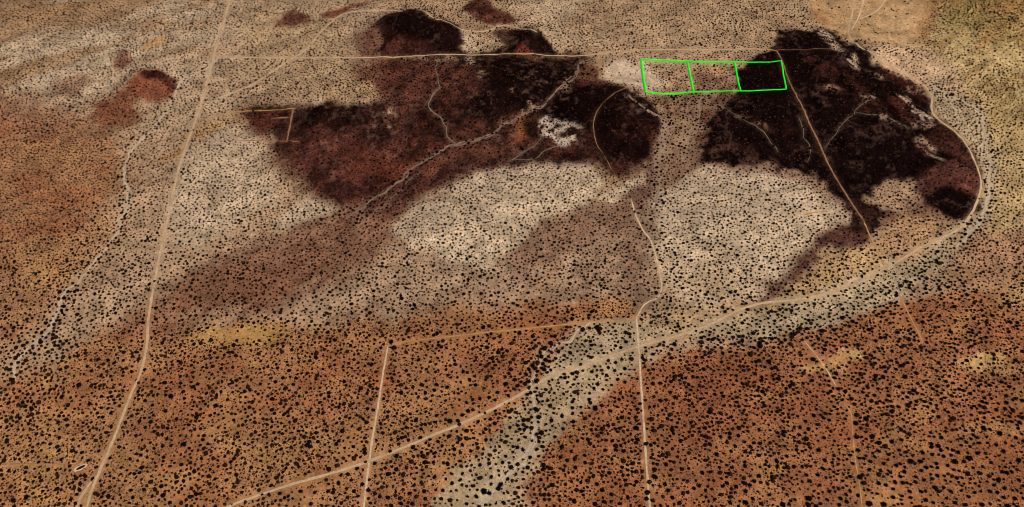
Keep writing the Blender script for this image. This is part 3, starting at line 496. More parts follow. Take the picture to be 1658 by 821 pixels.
# the rocky ground: drainage lines, rusty and pale scatter
lum0 = SOIL @ np.array([.3, .59, .11], np.float32); RK0 = 1 - sstep(.02, .12, lum0)
WESTERN = 1 - sstep(170, 230, GX)
n = fbm(GX / 8, GY / 8, 6, 4)
m = (RK0 * (.02 + .34 * WESTERN) * sstep(.004, .016, lum0) * sstep(.5, .72, n))[..., None]; SOIL = SOIL * (1 - m) + lin((92, 48, 38)) * m
m = (RK0 * .42 * (1 - sstep(.36, .52, n)))[..., None]; SOIL = SOIL * (1 - m) + lin((24, 11, 11)) * m
n = fbm((GX * .74 + GY * .67 + 14 * WPX) / 30, (-GX * .67 + GY * .74 + 14 * WPY) / 8, 15, 4)       # rills running down the slopes
SOIL = SOIL * (1 + RK0 * (.18 + .14 * WESTERN) * (2 * sstep(.3, .7, n) - 1))[..., None]
cl = sstep(.46, .66, fbm(GX / 48, GY / 48, 9, 3))
m = (RK0 * (.10 + .14 * WESTERN) * cl * sstep(.58, .72, fbm(GX / 5.5, GY / 5.5, 13, 3)))[..., None]; SOIL = SOIL * (1 - m) + lin((132, 98, 82)) * m
rdg = 1 - np.abs(2 * fbm(GX / 52 + .25 * WPX, GY / 52 + .25 * WPY, 8, 3) - 1)
m = (RK0 * .22 * sstep(.955, .99, rdg))[..., None]; SOIL = SOIL * (1 - m) + lin((104, 74, 64)) * m

# patchwork within the soils: rusty and ochre blotches on the orange country, drainage streaks on the pale plains
ratio = SOIL[..., 0] / (SOIL[..., 2] + .004)
ORNG = sstep(3.2, 4.1, ratio) * sstep(.05, .14, SOIL[..., 1])
m = (ORNG * .34 * sstep(.48, .66, fbm(GX / 42, GY / 24, 13, 5)))[..., None]; SOIL = SOIL * (1 - m) + lin((146, 78, 48)) * m
m = (ORNG * .28 * sstep(.56, .72, fbm(GX / 30, GY / 16, 7, 5)))[..., None]; SOIL = SOIL * (1 - m) + lin((192, 146, 92)) * m
PLAIN = (1 - ORNG) * sstep(.10, .2, SOIL[..., 1])
ca, sa = math.cos(math.radians(32)), math.sin(math.radians(32))
n = fbm((GX * ca + GY * sa) / 75, (-GX * sa + GY * ca) / 15, 3, 5)
SOIL = SOIL * (1 + PLAIN * .10 * (2 * sstep(.3, .7, n) - 1))[..., None]
n = fbm(GX / 18, GY / 14, 5, 5)
SOIL = SOIL * (1 + .15 * (2 * sstep(.28, .72, n) - 1) + .13 * (2 * sstep(.25, .75, fbm(GX / 5, GY / 5, 9, 3)) - 1))[..., None]

BARE = np.zeros((NY, NX), np.float32)     # where nothing grows
for r, L in zip(ROADS, ROAD_LINES):
    m = line_mask(L, r[3] * .5 + .8, 1.6)
    BARE = np.maximum(BARE, line_mask(L, r[3] * .5 + 1.4, 0.1))
    m = np.clip(m * .12, 0, 1)[..., None]
    SOIL = SOIL * (1 - m) + (0.9 * lin(STYLE[r[5]])) * m
LUM0 = SOIL @ np.array([.3, .59, .11], np.float32)
MOIST = np.zeros((NY, NX), np.float32)    # wash margins, where shrubs crowd
for (lab, wd, _), L in zip(WASHES, WASH_LINES):
    if wd >= 1.4:      # sandy flood margins
        m = (np.clip(line_mask(L, 7, 5), 0, 1) * .34 * sstep(.35, .6, fbm(GX / 9, GY / 9, 2, 3)) * sstep(.06, .14, LUM0))[..., None]; SOIL = SOIL * (1 - m) + lin((176, 150, 122)) * m
    m = line_mask(L, wd * .5, 1.4)
    BARE = np.maximum(BARE, line_mask(L, wd * .5 + .4, 0.1))
    MOIST = np.maximum(MOIST, np.clip(line_mask(L, 8, 5), 0, 1))
    m = np.clip(m * .45, 0, 1)[..., None]
    SOIL = SOIL * (1 - m) + (SOIL * .55 + .45 * .8 * lin(STYLE['wash'])) * m
TOP = [(1038.5, 96.5), (1113, 99.5), (1189, 100.5), (1264.5, 98.5)]; BOT = [(1045.5, 149.5), (1123, 149), (1199, 147.5), (1273, 144.5)]
for q in [TOP, BOT] + [[TOP[i], BOT[i]] for i in range(4)]:        # nothing grows over the marked boundary
    BARE = np.maximum(BARE, line_mask(smooth_line(survey_pts(q), 1.0), 2.8, 0.1))
LUM = SOIL @ np.array([.3, .59, .11], np.float32)
SOIL = np.clip(SOIL * 0.92, 0, 1)

# ------------------------------------------------------------------ materials
def new_mat(name):
    m = bpy.data.materials.new(name); m.use_nodes = True
    t = m.node_tree; b = t.nodes["Principled BSDF"]; b.inputs["Roughness"].default_value = 0.95
    b.inputs["Specular IOR Level"].default_value = 0.0
    return m, t, b
def node(t, k, **kw):
    n = t.nodes.new(k)
    for a, v in kw.items(): setattr(n, a, v)
    return n
def mathn(t, op, a, b=None):
    n = node(t, "ShaderNodeMath", operation=op)
    for i, s in enumerate((a, b)):
        if s is None: continue
        if hasattr(s, 'links'): t.links.new(s, n.inputs[i])
        else: n.inputs[i].default_value = s
    return n.outputs[0]
def noise_out(t, vec, scale, detail=3.0, rough=.6):
    n = node(t, "ShaderNodeTexNoise"); n.inputs["Scale"].default_value = scale
    n.inputs["Detail"].default_value = detail; n.inputs["Roughness"].default_value = rough
    t.links.new(vec, n.inputs["Vector"]); return n.outputs["Fac"]
def ranged(t, s, a, b, c, d):
    n = node(t, "ShaderNodeMapRange"); t.links.new(s, n.inputs[0])
    for i, v in enumerate((a, b, c, d)): n.inputs[i + 1].default_value = v
    return n.outputs[0]
def scaled(t, colr, f):
    n = node(t, "ShaderNodeVectorMath", operation='SCALE'); t.links.new(colr, n.inputs[0]); t.links.new(f, n.inputs["Scale"]); return n.outputs[0]
def mixc(t, f, a, b):
    n = node(t, "ShaderNodeMix", data_type='RGBA')
    if hasattr(f, 'links'): t.links.new(f, n.inputs[0])
    else: n.inputs[0].default_value = f
    for s, i in ((a, 6), (b, 7)):
        if hasattr(s, 'links'): t.links.new(s, n.inputs[i])
        else: n.inputs[i].default_value = (*s, 1)
    return n.outputs[2]

def ground_material():
    m, t, b = new_mat("desert_soil")
    pos = node(t, "ShaderNodeTexCoord").outputs["Object"]
    at = node(t, "ShaderNodeAttribute", attribute_name="soil").outputs["Color"]
    rk = node(t, "ShaderNodeAttribute", attribute_name="rock").outputs["Fac"]
    n1 = noise_out(t, pos, 0.42, 3, .75); n2 = noise_out(t, pos, 0.09, 4, .6); n3 = noise_out(t, pos, 0.2, 5, .8)
    f = mathn(t, 'MULTIPLY', ranged(t, n1, .3, .7, .62, 1.40), ranged(t, n2, .3, .7, .86, 1.14))
    c = scaled(t, at, f)
    # pinkish and ochre grains
    n5 = noise_out(t, pos, 0.27, 3, .7)
    tint = node(t, "ShaderNodeVectorMath", operation='MULTIPLY'); t.links.new(c, tint.inputs[0])
    cr = mixc(t, ranged(t, n5, .35, .65, 0, 1), (1.0, .93, .80), (1.0, 1.01, 1.08)); t.links.new(cr, tint.inputs[1]); c = tint.outputs[0]
    # stones of the rocky ground: rusty, black and a few pale ones
    n4 = noise_out(t, pos, 0.5, 3, .85)
    f2 = ranged(t, n3, .36, .66, .5, 1.55)
    f3 = ranged(t, n4, .36, .64, .55, 1.4)
    ff = mathn(t, 'MULTIPLY', f2, f3)
    one = mathn(t, 'SUBTRACT', 1.0, rk)
    ff = mathn(t, 'ADD', mathn(t, 'MULTIPLY', ff, rk), one)
    c = scaled(t, c, ff)
    pale = mathn(t, 'MULTIPLY', mathn(t, 'MULTIPLY', ranged(t, n4, .70, .80, 0, .4), ranged(t, n2, .45, .62, .05, 1)), rk)
    c = mixc(t, pale, c, tuple(lin((120, 90, 78))))
    t.links.new(c, b.inputs["Base Color"])
    bp = node(t, "ShaderNodeBump"); bp.inputs["Strength"].default_value = 0.5; bp.inputs["Distance"].default_value = 0.6
    t.links.new(n1, bp.inputs["Height"]); t.links.new(bp.outputs[0], b.inputs["Normal"])
    return m
def track_material(key):
    m, t, b = new_mat("dirt_" + key)
    pos = node(t, "ShaderNodeTexCoord").outputs["Object"]
    n1 = noise_out(t, pos, 0.5, 4, .7); n2 = noise_out(t, pos, 0.06, 3, .6)
    ac = node(t, "ShaderNodeAttribute", attribute_name="across").outputs["Fac"]
    base = node(t, "ShaderNodeRGB"); base.outputs[0].default_value = (*(lin(STYLE[key]) * .92), 1)
    f = mathn(t, 'MULTIPLY', ranged(t, n1, .3, .7, .74, 1.18), ranged(t, n2, .3, .7, .76, 1.12))
    f = mathn(t, 'MULTIPLY', f, ranged(t, ac, 0, 1, .74, 1.05))
    t.links.new(scaled(t, base.outputs[0], f), b.inputs["Base Color"])
    return m
def shrub_material(name, a, c2, attr):
    m, t, b = new_mat(name)
    if attr: r = node(t, "ShaderNodeAttribute", attribute_name="tint").outputs["Fac"]
    else: r = node(t, "ShaderNodeObjectInfo").outputs["Random"]
    pos = node(t, "ShaderNodeTexCoord").outputs["Object"]
    n = noise_out(t, pos, 1.5, 2)
    c = mixc(t, r, a, c2)
    t.links.new(scaled(t, c, ranged(t, n, .3, .7, .7, 1.3)), b.inputs["Base Color"])
    return m

# ------------------------------------------------------------------ mesh builder
def mesh_np(name, V, F, mat, smooth=False, attrs=()):
    me = bpy.data.meshes.new(name); V = np.asarray(V, np.float32); F = np.asarray(F, np.int32)
    n = F.shape[1]
    me.vertices.add(len(V)); me.vertices.foreach_set("co", V.ravel())
    me.loops.add(F.size); me.loops.foreach_set("vertex_index", F.ravel())
    me.polygons.add(len(F)); me.polygons.foreach_set("loop_start", np.arange(0, F.size, n, dtype=np.int32))
    try: me.polygons.foreach_set("loop_total", np.full(len(F), n, np.int32))
    except Exception: pass
    me.update(calc_edges=True)
    if smooth: me.polygons.foreach_set("use_smooth", np.ones(len(F), bool))
    for an, ty, arr in attrs:
        A = me.attributes.new(an, ty, 'POINT')
        A.data.foreach_set("color" if 'COLOR' in ty else "value", np.asarray(arr, np.float32).ravel())
    me.materials.append(mat); me.validate(); return me
def obj(name, me, parent=None, **props):
    o = bpy.data.objects.new(name, me); COL.objects.link(o)
    if parent: o.parent = parent
    for k, v in props.items(): o[k] = v
    return o

# ------------------------------------------------------------------ ground
FX, FY = np.meshgrid(XS, YS)
FZ = np.zeros_like(FX); FC = np.ones(FX.shape + (4,), np.float32)
nb = sstep(.35, .65, fbm(FX / 160, FY / 160, 11, 5))[..., None]
FC[..., :3] = (lin((172, 132, 92)) * nb + lin((152, 104, 66)) * (1 - nb)) * .92
FR = np.full(FX.shape, .1, np.float32)
S = (slice(IY0, IY0 + NY), slice(IX0, IX0 + NX))
FZ[S] = HZ; FC[S + (slice(0, 3),)] = SOIL
ROCK = 1 - sstep(.03, .17, LUM); FR[S] = ROCK
V = np.stack([FX, FY, FZ], -1).reshape(-1, 3)
ny, nx = FX.shape
idx = np.arange(ny * nx).reshape(ny, nx)
F = np.stack([idx[:-1, :-1], idx[:-1, 1:], idx[1:, 1:], idx[1:, :-1]], -1).reshape(-1, 4)
gm = mesh_np("ground", V, F, ground_material(), True, (("soil", 'FLOAT_COLOR', FC.reshape(-1, 4)), ("rock", 'FLOAT', FR.ravel())))
obj("ground", gm, kind="structure", label="wide desert floor of orange, pale and dark rocky soil", category="ground")

# ------------------------------------------------------------------ road and wash ribbons
TM = {k: track_material(k) for k in STYLE}
PROFILE = [(-1, .05, .15), (-.72, .16, .75), (-.4, .11, 1.0), (0, .15, .6), (.4, .11, 1.0), (.72, .16, .75), (1, .05, .15)]
def ribbon(name, lines, wd, rag, key, seed, **props):
    VV, FF, AA, off = [], [], [], 0
    for q, L in enumerate(lines):
        seed = seed + 17 * q
        d = np.gradient(L, axis=0); nr = np.stack([-d[:, 1], d[:, 0]], -1); nr /= np.linalg.norm(nr, axis=1)[:, None] + 1e-9
        s = np.arange(len(L)) * 1.5
        wl = 1 + rag * ((fbm(s / 5, s * 0 + seed * 3.1, 1, 3) - .5) * 3 + .5 * (vnoise(s / 40, s * 0 + seed, 3) - .5) * 2)
        wr = 1 + rag * ((fbm(s / 5, s * 0 + seed * 7.7, 2, 3) - .5) * 3 + .5 * (vnoise(s / 40, s * 0 + seed * 2, 5) - .5) * 2)
        tap = np.clip(np.minimum(s + .6, s[-1] - s + .6) / 5, .15, 1)
        rows, ac = [], []
        for o, h, a in PROFILE:
            p = L + nr * (o * wd * .5 * np.clip(np.where(o < 0, wl, wr), .08, 2) * tap)[:, None]
            rows.append(np.column_stack([p, height(p[:, 0], p[:, 1]) + h])); ac.append(np.full(len(L), a))
        k = len(PROFILE); VV.append(np.stack(rows, 1).reshape(-1, 3)); AA.append(np.stack(ac, 1).ravel())
        i = np.arange(len(L) - 1)[:, None] * k + np.arange(k - 1)[None] + off
        FF.append(np.stack([i, i + k, i + k + 1, i + 1], -1).reshape(-1, 4)); off += len(VV[-1])
    obj(name, mesh_np(name, np.vstack(VV), np.vstack(FF), TM[key], True, (("across", 'FLOAT', np.concatenate(AA)),)), kind="structure", **props)
for k, (r, L) in enumerate(zip(ROADS, ROAD_LINES)):
    ribbon(r[0], [L], r[3] * .68, r[4] * 1.15, r[5], k + 1, label=r[1], category=r[2])
for k, ((lab, wd, _), L) in enumerate(zip(WASHES, WASH_LINES)):
    on_rock = float(np.mean(gsample(LUM, L[:, 0], L[:, 1]))) < .14
    strands = [L]
    if wd >= 1.4:     # a second, thinner braid beside the main bed
        g = np.stack([4.5 * (vnoise(L[:, 0] / 17 + 9, L[:, 1] / 17, 7) - .5) * 2, 4.5 * (vnoise(L[:, 0] / 17, L[:, 1] / 17 + 5, 9) - .5) * 2], -1)
        strands.append((L + g)[3:-3])
    ribbon("dry_wash", strands, wd * (.7 if on_rock else .85), 1.0, 'gully' if on_rock else 'braid' if wd < 1.45 else 'wash', k + 40, label=lab, category="dry wash")

# ------------------------------------------------------------------ shrubs
ICO_V = None
def ico():
    p = (1 + 5 ** .5) / 2
    v = np.array([(-1, p, 0), (1, p, 0), (-1, -p, 0), (1, -p, 0), (0, -1, p), (0, 1, p), (0, -1, -p), (0, 1, -p), (p, 0, -1), (p, 0, 1), (-p, 0, -1), (-p, 0, 1)], float)
    v /= np.linalg.norm(v[0])
    f = [(0, 11, 5), (0, 5, 1), (0, 1, 7), (0, 7, 10), (0, 10, 11), (1, 5, 9), (5, 11, 4), (11, 10, 2), (10, 7, 6), (7, 1, 8), (3, 9, 4), (3, 4, 2), (3, 2, 6), (3, 6, 8), (3, 8, 9), (4, 9, 5), (2, 4, 11), (6, 2, 10), (8, 6, 7), (9, 8, 1)]
    return v, np.array(f)
IV, IF = ico()
def leaf_tris(rng, n, size):
    """Small leaf-spray triangles spread through a domed crown of unit radius, rooted at the ground."""
    d = rng.normal(size=(n, 3)); d[:, 2] = np.abs(d[:, 2]) * 1.1; d /= np.linalg.norm(d, axis=1)[:, None]
    c = d * (0.62 + .45 * rng.random((n, 1))); c[:, 2] = c[:, 2] * 1.05 + .12
    a = rng.normal(size=(n, 3)); a /= np.linalg.norm(a, axis=1)[:, None]
    b = np.cross(a, rng.normal(size=(n, 3))); b /= np.linalg.norm(b, axis=1)[:, None]
    s = size * (.7 + .6 * rng.random((n, 1)))
    V = np.stack([c + a * s, c - a * s * .5 + b * s * .85, c - a * s * .5 - b * s * .85], 1).reshape(-1, 3)
    V[:, 2] = np.maximum(V[:, 2], .02)
    return V, np.arange(n * 3).reshape(-1, 3)
def join(parts):
    Vs, Fs, o = [], [], 0
    for V, F in parts: Vs.append(V); Fs.append(F + o); o += len(V)
    return np.vstack(Vs), np.vstack(Fs)
def lobe(rng, c, r, sq):
    V = IV * (r * (.8 + .4 * rng.random((12, 1)))) * np.array([1, 1, sq]) + np.array(c); V[:, 2] = np.maximum(V[:, 2], 0.0)
    return V, IF
def bush_small(seed, nleaf):
    rng = np.random.default_rng(seed)
    V, F = lobe(rng, (0, 0, .5), .92, .75)
    low = [i for i, f in enumerate(F) if V[f, 2].max() > .2]
    return join([(V, F[low]), leaf_tris(rng, nleaf, .30)])
def bush_big(seed):
    rng = np.random.default_rng(seed); parts = []
    n = 4 + seed % 3
    for k in range(n):
        a = k * 6.283 / n + rng.random() * .6; r = .34 + .14 * rng.random()
        parts.append(lobe(rng, (math.cos(a) * .46, math.sin(a) * .46, .42 + .2 * rng.random()), r, .95))
    parts.append(lobe(rng, (0, 0, .72), .42, .8))
    parts.append(leaf_tris(rng, 110, .17)); parts.append(leaf_tris(rng, 40, .26))
    for k in range(6):     # stems fanning up from the root
        a = rng.random() * 6.283; e = np.array([math.cos(a) * .5, math.sin(a) * .5, .7]); q = np.array([-math.sin(a), math.cos(a), 0]) * .04
        parts.append((np.array([q, -q, e - q * .5, e + q * .5]), np.array([(0, 1, 2), (0, 2, 3)])))
    return join(parts)
def scrub_tpl(seed):
    rng = np.random.default_rng(seed)
    V = np.array([(1, 0, 0), (.3, .95, 0), (-.8, .6, 0), (-.8, -.6, 0), (.3, -.95, 0), (0.1, 0, .75), (.55, .3, .45), (-.5, .1, .5)], float)
    V[:, :2] *= .75 + .5 * rng.random((8, 1)); V[5:, :2] += .2 * (rng.random((3, 2)) - .5)
    F = np.array([(0, 1, 6), (1, 5, 6), (1, 2, 5), (2, 7, 5), (2, 3, 7), (3, 4, 7), (4, 5, 7), (4, 0, 5), (0, 6, 5)])
    return V, F
SMALL = [bush_small(100 + i, 6) for i in range(14)]
MID = [bush_small(140 + i, 14) for i in range(14)]
BIG = [bush_big(200 + i) for i in range(12)]
SCRUB = [scrub_tpl(300 + i) for i in range(8)]
def scatter_mesh(name, tpl, x, y, r, hgt, tint, mat, rng):
    z = height(x, y) - .05; ang = rng.random(len(x)) * 6.283; pick = rng.integers(0, len(tpl), len(x))
    el = 1 + .35 * (rng.random(len(x)) - .5)
    Vs, Fs, Ts, off = [], [], [], 0
    for k, (tv, tf) in enumerate(tpl):
        s = np.where(pick == k)[0]
        if len(s) == 0: continue
        ca, sa = np.cos(ang[s])[:, None], np.sin(ang[s])[:, None]
        X = tv[None, :, 0] * el[s][:, None]; Yv = tv[None, :, 1] / el[s][:, None]
        vx = (X * ca - Yv * sa) * r[s][:, None] + x[s][:, None]; vy = (X * sa + Yv * ca) * r[s][:, None] + y[s][:, None]
        vz = tv[None, :, 2] * hgt[s][:, None] + z[s][:, None]
        n = tv.shape[0]
        Vs.append(np.stack([vx, vy, vz], -1).reshape(-1, 3))
        Fs.append((tf[None] + (np.arange(len(s)) * n)[:, None, None] + off).reshape(-1, 3))
        Ts.append(np.repeat(tint[s], n)); off += len(s) * n
    return mesh_np(name, np.vstack(Vs), np.vstack(Fs), mat, False, (("tint", 'FLOAT', np.concatenate(Ts)),))

# shrubs that can be picked out one by one in the photograph: four surveyed sheets, (across, down) at three times its grid
SHEETS = [(0, 547, [(385,225),(303,283),(295,150),(360,180),(425,135),(525,105),(600,105),(597,180),(640,160),(445,155),(428,205),(493,280),(435,317),(240,335),(283,405),(328,420),(90,440),(85,508),(290,480),(355,490),(245,510),(398,552),(300,585),(228,575),(430,590),(480,545),(540,360),(540,425),(703,150),(800,215),(830,280),(765,270),(705,300),(740,322),(745,200),(875,183),(1048,325),(1130,140),(1200,185),(1220,200),(1130,260),(880,350),(805,350),(750,450),(660,470),(705,430),(790,520),(830,518),(893,512),(875,470),(810,485),(990,470),(985,490),(1060,430),(1135,395),(1105,295),(890,257),(575,490),(690,490),(715,575),(535,578),(450,680),(635,735),(645,770),(685,775),(590,625),(1045,680),(1100,685),(880,610),(795,575),(68,785),(130,770),(45,640),(72,645),(125,648),(235,635),(825,795),(1180,720),(1220,625),(1060,620),(925,680),(960,220)]),
 (415, 547, [(655,15),(668,45),(728,155),(740,175),(180,222),(160,155),(130,190),(125,222),(95,210),(20,220),(825,205),(875,222),(928,235),(865,250),(820,262),(848,302),(787,282),(760,235),(1035,200),(1060,183),(1065,225),(1105,240),(1130,285),(1085,290),(1210,220),(1180,17),(1170,260),(1020,310),(1000,370),(940,400),(875,372),(800,437),(795,480),(655,490),(540,340),(568,345),(465,425),(325,360),(300,500),(490,630),(530,597),(575,605),(515,705),(400,700),(350,740),(285,745),(215,740),(115,750),(265,800),(475,740),(545,735),(545,775),(600,765),(640,770),(650,545),(765,710),(745,750),(770,735),(815,740),(820,775),(758,800),(865,672),(920,680),(1000,655),(1085,612),(1115,490),(1000,515),(1040,545),(1210,570),(1140,670),(1105,740),(1025,765),(1068,765),(1020,800),(1130,750),(1185,710),(1220,680),(1200,795),(905,735),(950,700),(860,600),(1230,430),(1175,640),(1195,600)]),
 (830, 547, [(118,205),(125,405),(162,415),(200,360),(240,375),(245,437),(295,402),(290,335),(372,295),(403,337),(475,350),(395,240),(510,197),(545,210),(605,195),(610,265),(645,298),(618,315),(765,260),(718,300),(680,75),(430,35),(525,42),(550,15),(385,160),(330,125),(500,115),(545,145),(465,140),(890,90),(905,60),(1020,70),(875,185),(715,215),(780,140),(1120,55),(30,490),(50,537),(95,495),(117,537),(85,575),(205,475),(315,495),(285,545),(232,575),(265,590),(350,565),(352,600),(305,625),(28,722),(100,795),(410,705),(435,735),(480,755),(450,540),(485,495),(600,435),(540,545),(770,635),(745,610),(690,670),(655,745),(650,775),(560,770),(595,765),(520,800),(715,715),(740,705),(755,735),(880,725),(905,712),(850,745),(830,685),(850,690),(920,650),(960,645),(1010,475),(1060,545),(1080,520),(1095,470),(1170,415),(1195,440),(1195,565),(990,560),(1040,700),(1020,715),(1055,795),(1130,795),(1130,740),(1165,775),(1205,800),(1195,665),(1150,710),(730,765),(775,770)]),
 (1244, 547, [(520,10),(600,60),(663,185),(895,215),(515,275),(630,330),(855,345),(872,356),(825,380),(788,405),(1045,435),(1075,440),(1122,460),(1105,345),(985,370),(1230,300),(1155,310),(220,372),(180,400),(155,430),(295,395),(425,410),(505,475),(270,480),(245,540),(350,465),(375,520),(435,540),(535,545),(645,490),(600,500),(790,510),(790,525),(840,480),(850,570),(895,540),(920,550),(748,552),(975,580),(1015,555),(905,597),(993,625),(1040,620),(870,615),(900,635),(815,605),(820,625),(765,625),(790,620),(690,595),(710,605),(660,645),(640,668),(715,670),(755,685),(820,665),(615,695),(570,710),(605,728),(740,740),(685,740),(690,770),(535,700),(495,595),(490,635),(560,605),(620,615),(410,605),(435,760),(490,800),(560,805),(350,775),(345,805),(380,790),(285,780),(195,775),(130,780),(70,805),(265,630),(240,660),(295,740),(250,710),(200,690),(185,660),(275,590),(45,620),(90,570),(125,620),(800,795),(905,795),(955,805),(1035,805),(1000,745),(970,765),(1075,740),(1110,745),(1095,710),(850,720),(885,740),(1185,520),(1200,480),(1150,505),(1105,515),(1140,545),(1215,590),(1135,645),(1180,645),(1155,650),(1215,685),(1145,725),(1195,775),(1080,600),(1020,505)])]
LARGE = {(0,385,225),(0,303,283),(0,830,280),(0,1048,325),(0,68,785),(0,130,770),(0,800,215),(0,893,512),(415,655,15),(415,668,45),(415,1210,220),(415,1185,710),(415,1105,740),(415,940,400),(830,403,337),(830,1130,795),(830,655,745),(830,118,205),(830,690,670),(830,600,435),(1244,1045,435),(1244,490,800),(1244,560,805),(1244,195,775),(1244,70,805),(1244,1215,590),(1244,425,410),(1244,690,595),(1244,505,475),(1244,1122,460),(1244,975,580),(1244,905,597),(1244,663,185)}
rng = np.random.default_rng(21)
kx, ky, kr = [], [], []
for ox, oy, pts in SHEETS:
    for (a, b) in pts:
        p = survey(ox + a / 2.995, oy + b / 2.995 + 2.0)
        kx.append(float(p[0])); ky.append(float(p[1]))
        kr.append((2.2 + .45 * rng.random()) if (ox, a, b) in LARGE else 1.48 + .42 * rng.random())
kx, ky, kr = map(np.array, (kx, ky, kr))

# random shrubs elsewhere: dart throwing with a minimum gap, thinned by soil
def darts(n, rng, gap, keep):
    x = rng.uniform(-690, 690, n); y = rng.uniform(232, 975, n)
    u, v = picture(x, y, height(x, y))
    ok = (u > -40) & (u < 1700) & (v > -30) & (v < 850)
    ok &= keep(x, y) > rng.random(n); x, y = x[ok], y[ok]
    grid = {}; out = []; g2 = gap * gap
    for k, (a, b) in enumerate(zip(x.tolist(), y.tolist())):
        ci, cj = int(a // gap), int(b // gap); good = True
        for i in (ci - 1, ci, ci + 1):
            for j in (cj - 1, cj, cj + 1):
                q = grid.get((i, j))
                if q and (q[0] - a) ** 2 + (q[1] - b) ** 2 < g2: good = False; break
            if not good: break
        if good: grid[(ci, cj)] = (a, b); out.append(k)
    return x[out], y[out]
RED = np.clip((SOIL[..., 0] / (SOIL[..., 2] + .01) - 2.2) / 3.0, 0, 1)      # orange soils
CLEAR = np.zeros((NY, NX), np.float32)
for poly in ([(974, 110), (988, 98), (1012, 98), (1038, 106), (1052, 120), (1070, 134), (1062, 142), (1030, 144), (1000, 136), (976, 126)],
             [(1312, 30), (1318, -30), (1515, -30), (1510, 30), (1490, 70), (1400, 72), (1372, 62), (1330, 42)],
             [(310, 548), (345, 526), (440, 526), (470, 540), (420, 552), (340, 560)],
             [(1280, 595), (1330, 585), (1365, 562), (1390, 560), (1388, 578), (1350, 592), (1300, 606)],
             [(1545, 585), (1570, 572), (1620, 565), (1625, 575), (1590, 598), (1560, 594)],
             [(225, 78), (234, 68), (262, 60), (272, 64), (250, 78), (236, 84)]):
    CLEAR = np.maximum(CLEAR, blur(inside(survey_pts(poly), GX + 4 * WPX, GY + 4 * WPY).astype(np.float32), 2))
CLUMP = sstep(.3, .7, fbm(GX / 30, GY / 30, 14, 3))
PITX, PITY = survey(131, 757)
DENS = (.55 + .45 * CLUMP) * (1 - .96 * CLEAR) * (1 + .8 * MOIST)
DENS = DENS * (1 - .55 * ROCK) * (BARE < .3)
far = (GX - PITX) ** 2 + (GY - PITY) ** 2 > 49
DENS = DENS * far
xa, ya = darts(330000, rng, 3.0, lambda x, y: 1.0 * sstep(430, 600, y) * gsample(DENS, x, y))
xb, yb = darts(260000, rng, 3.15, lambda x, y: 1.0 * (1 - sstep(430, 600, y)) * gsample(DENS, x, y))
taken = {}
for a, b in zip(xa.tolist(), ya.tolist()): taken.setdefault((int(a // 3), int(b // 3)), []).append((a, b))
def free(a, b):
    ci, cj = int(a // 3), int(b // 3)
    return all((q[0] - a) ** 2 + (q[1] - b) ** 2 > 8.5 for i in (ci - 1, ci, ci + 1) for j in (cj - 1, cj, cj + 1) for q in taken.get((i, j), ()))
ok = np.array([free(a, b) for a, b in zip(xb.tolist(), yb.tolist())]); xb, yb = xb[ok], yb[ok]
x1, y1 = np.concatenate([xa, xb]), np.concatenate([ya, yb])
# keep clear of the surveyed ones
cell = {}
for a, b in zip(kx, ky):
    for i in (-1, 0, 1):
        for j in (-1, 0, 1): cell[(int(a // 3) + i, int(b // 3) + j)] = 1
ok = np.array([(int(a // 3), int(b // 3)) not in cell for a, b in zip(x1, y1)]); x1, y1 = x1[ok], y1[ok]
r1 = np.clip(rng.lognormal(math.log(1.1), .30, len(x1)), .5, 2.0)
r1 *= (1.16 - .34 * sstep(360, 640, y1)) * (1 + .3 * np.clip(gsample(MOIST, x1, y1), 0, 1))                            # taller stands on the lower plain

MAT_SHRUB = shrub_material("dark_shrub_leaves", (.007, .0035, .002), (.030, .012, .006), True)
MAT_SHRUB1 = shrub_material("dark_shrub_foliage", (.005, .004, .003), (.010, .006, .004), False)
MAT_SCRUB = shrub_material("dry_scrub_twigs", (.085, .034, .020), (.035, .012, .008), True)

# the 300 that show largest become things of their own
u_, v_ = picture(kx, ky, height(kx, ky)); size = kr / np.hypot(ky, CAM_H)
order = np.argsort(-size)[:300]; rest = np.argsort(-size)[300:]
def zone(u, v):
    west = np.interp(v, [520, 560, 634, 720, 821], [240, 238, 214, 180, 138])
    short = np.interp(v, [560, 821], [628, 588]); mid = np.interp(v, [512, 821], [1030, 1052])
    thin = np.interp(v, [560, 652, 821], [1300, 1366, 1396]); washl = np.interp(v, [547, 590, 657, 690, 734, 790, 821], [927, 870, 863, 867, 850, 800, 778])
    main = np.interp(u, [350, 600, 760, 890, 1030, 1150], [828, 745, 680, 610, 562, 525])
    if u < west: return "west of the long straight road"
    if u < short: return "between western road and short track" + (" under curving road" if v > main else "")
    if u < washl: return ("above" if v < main else "below") + " curving road, east of short track"
    if u < mid: return "between sandy wash and centre track" + (", above curving road" if v < main else "")
    if u < thin: return "between centre track and thin eastern track"
    return "east of the thin eastern track"
BIGM = [mesh_np("dark_shrub", V, F, MAT_SHRUB1) for V, F in BIG]
zs = {}
for k in order: zs.setdefault(zone(u_[k], v_[k]), []).append(k)
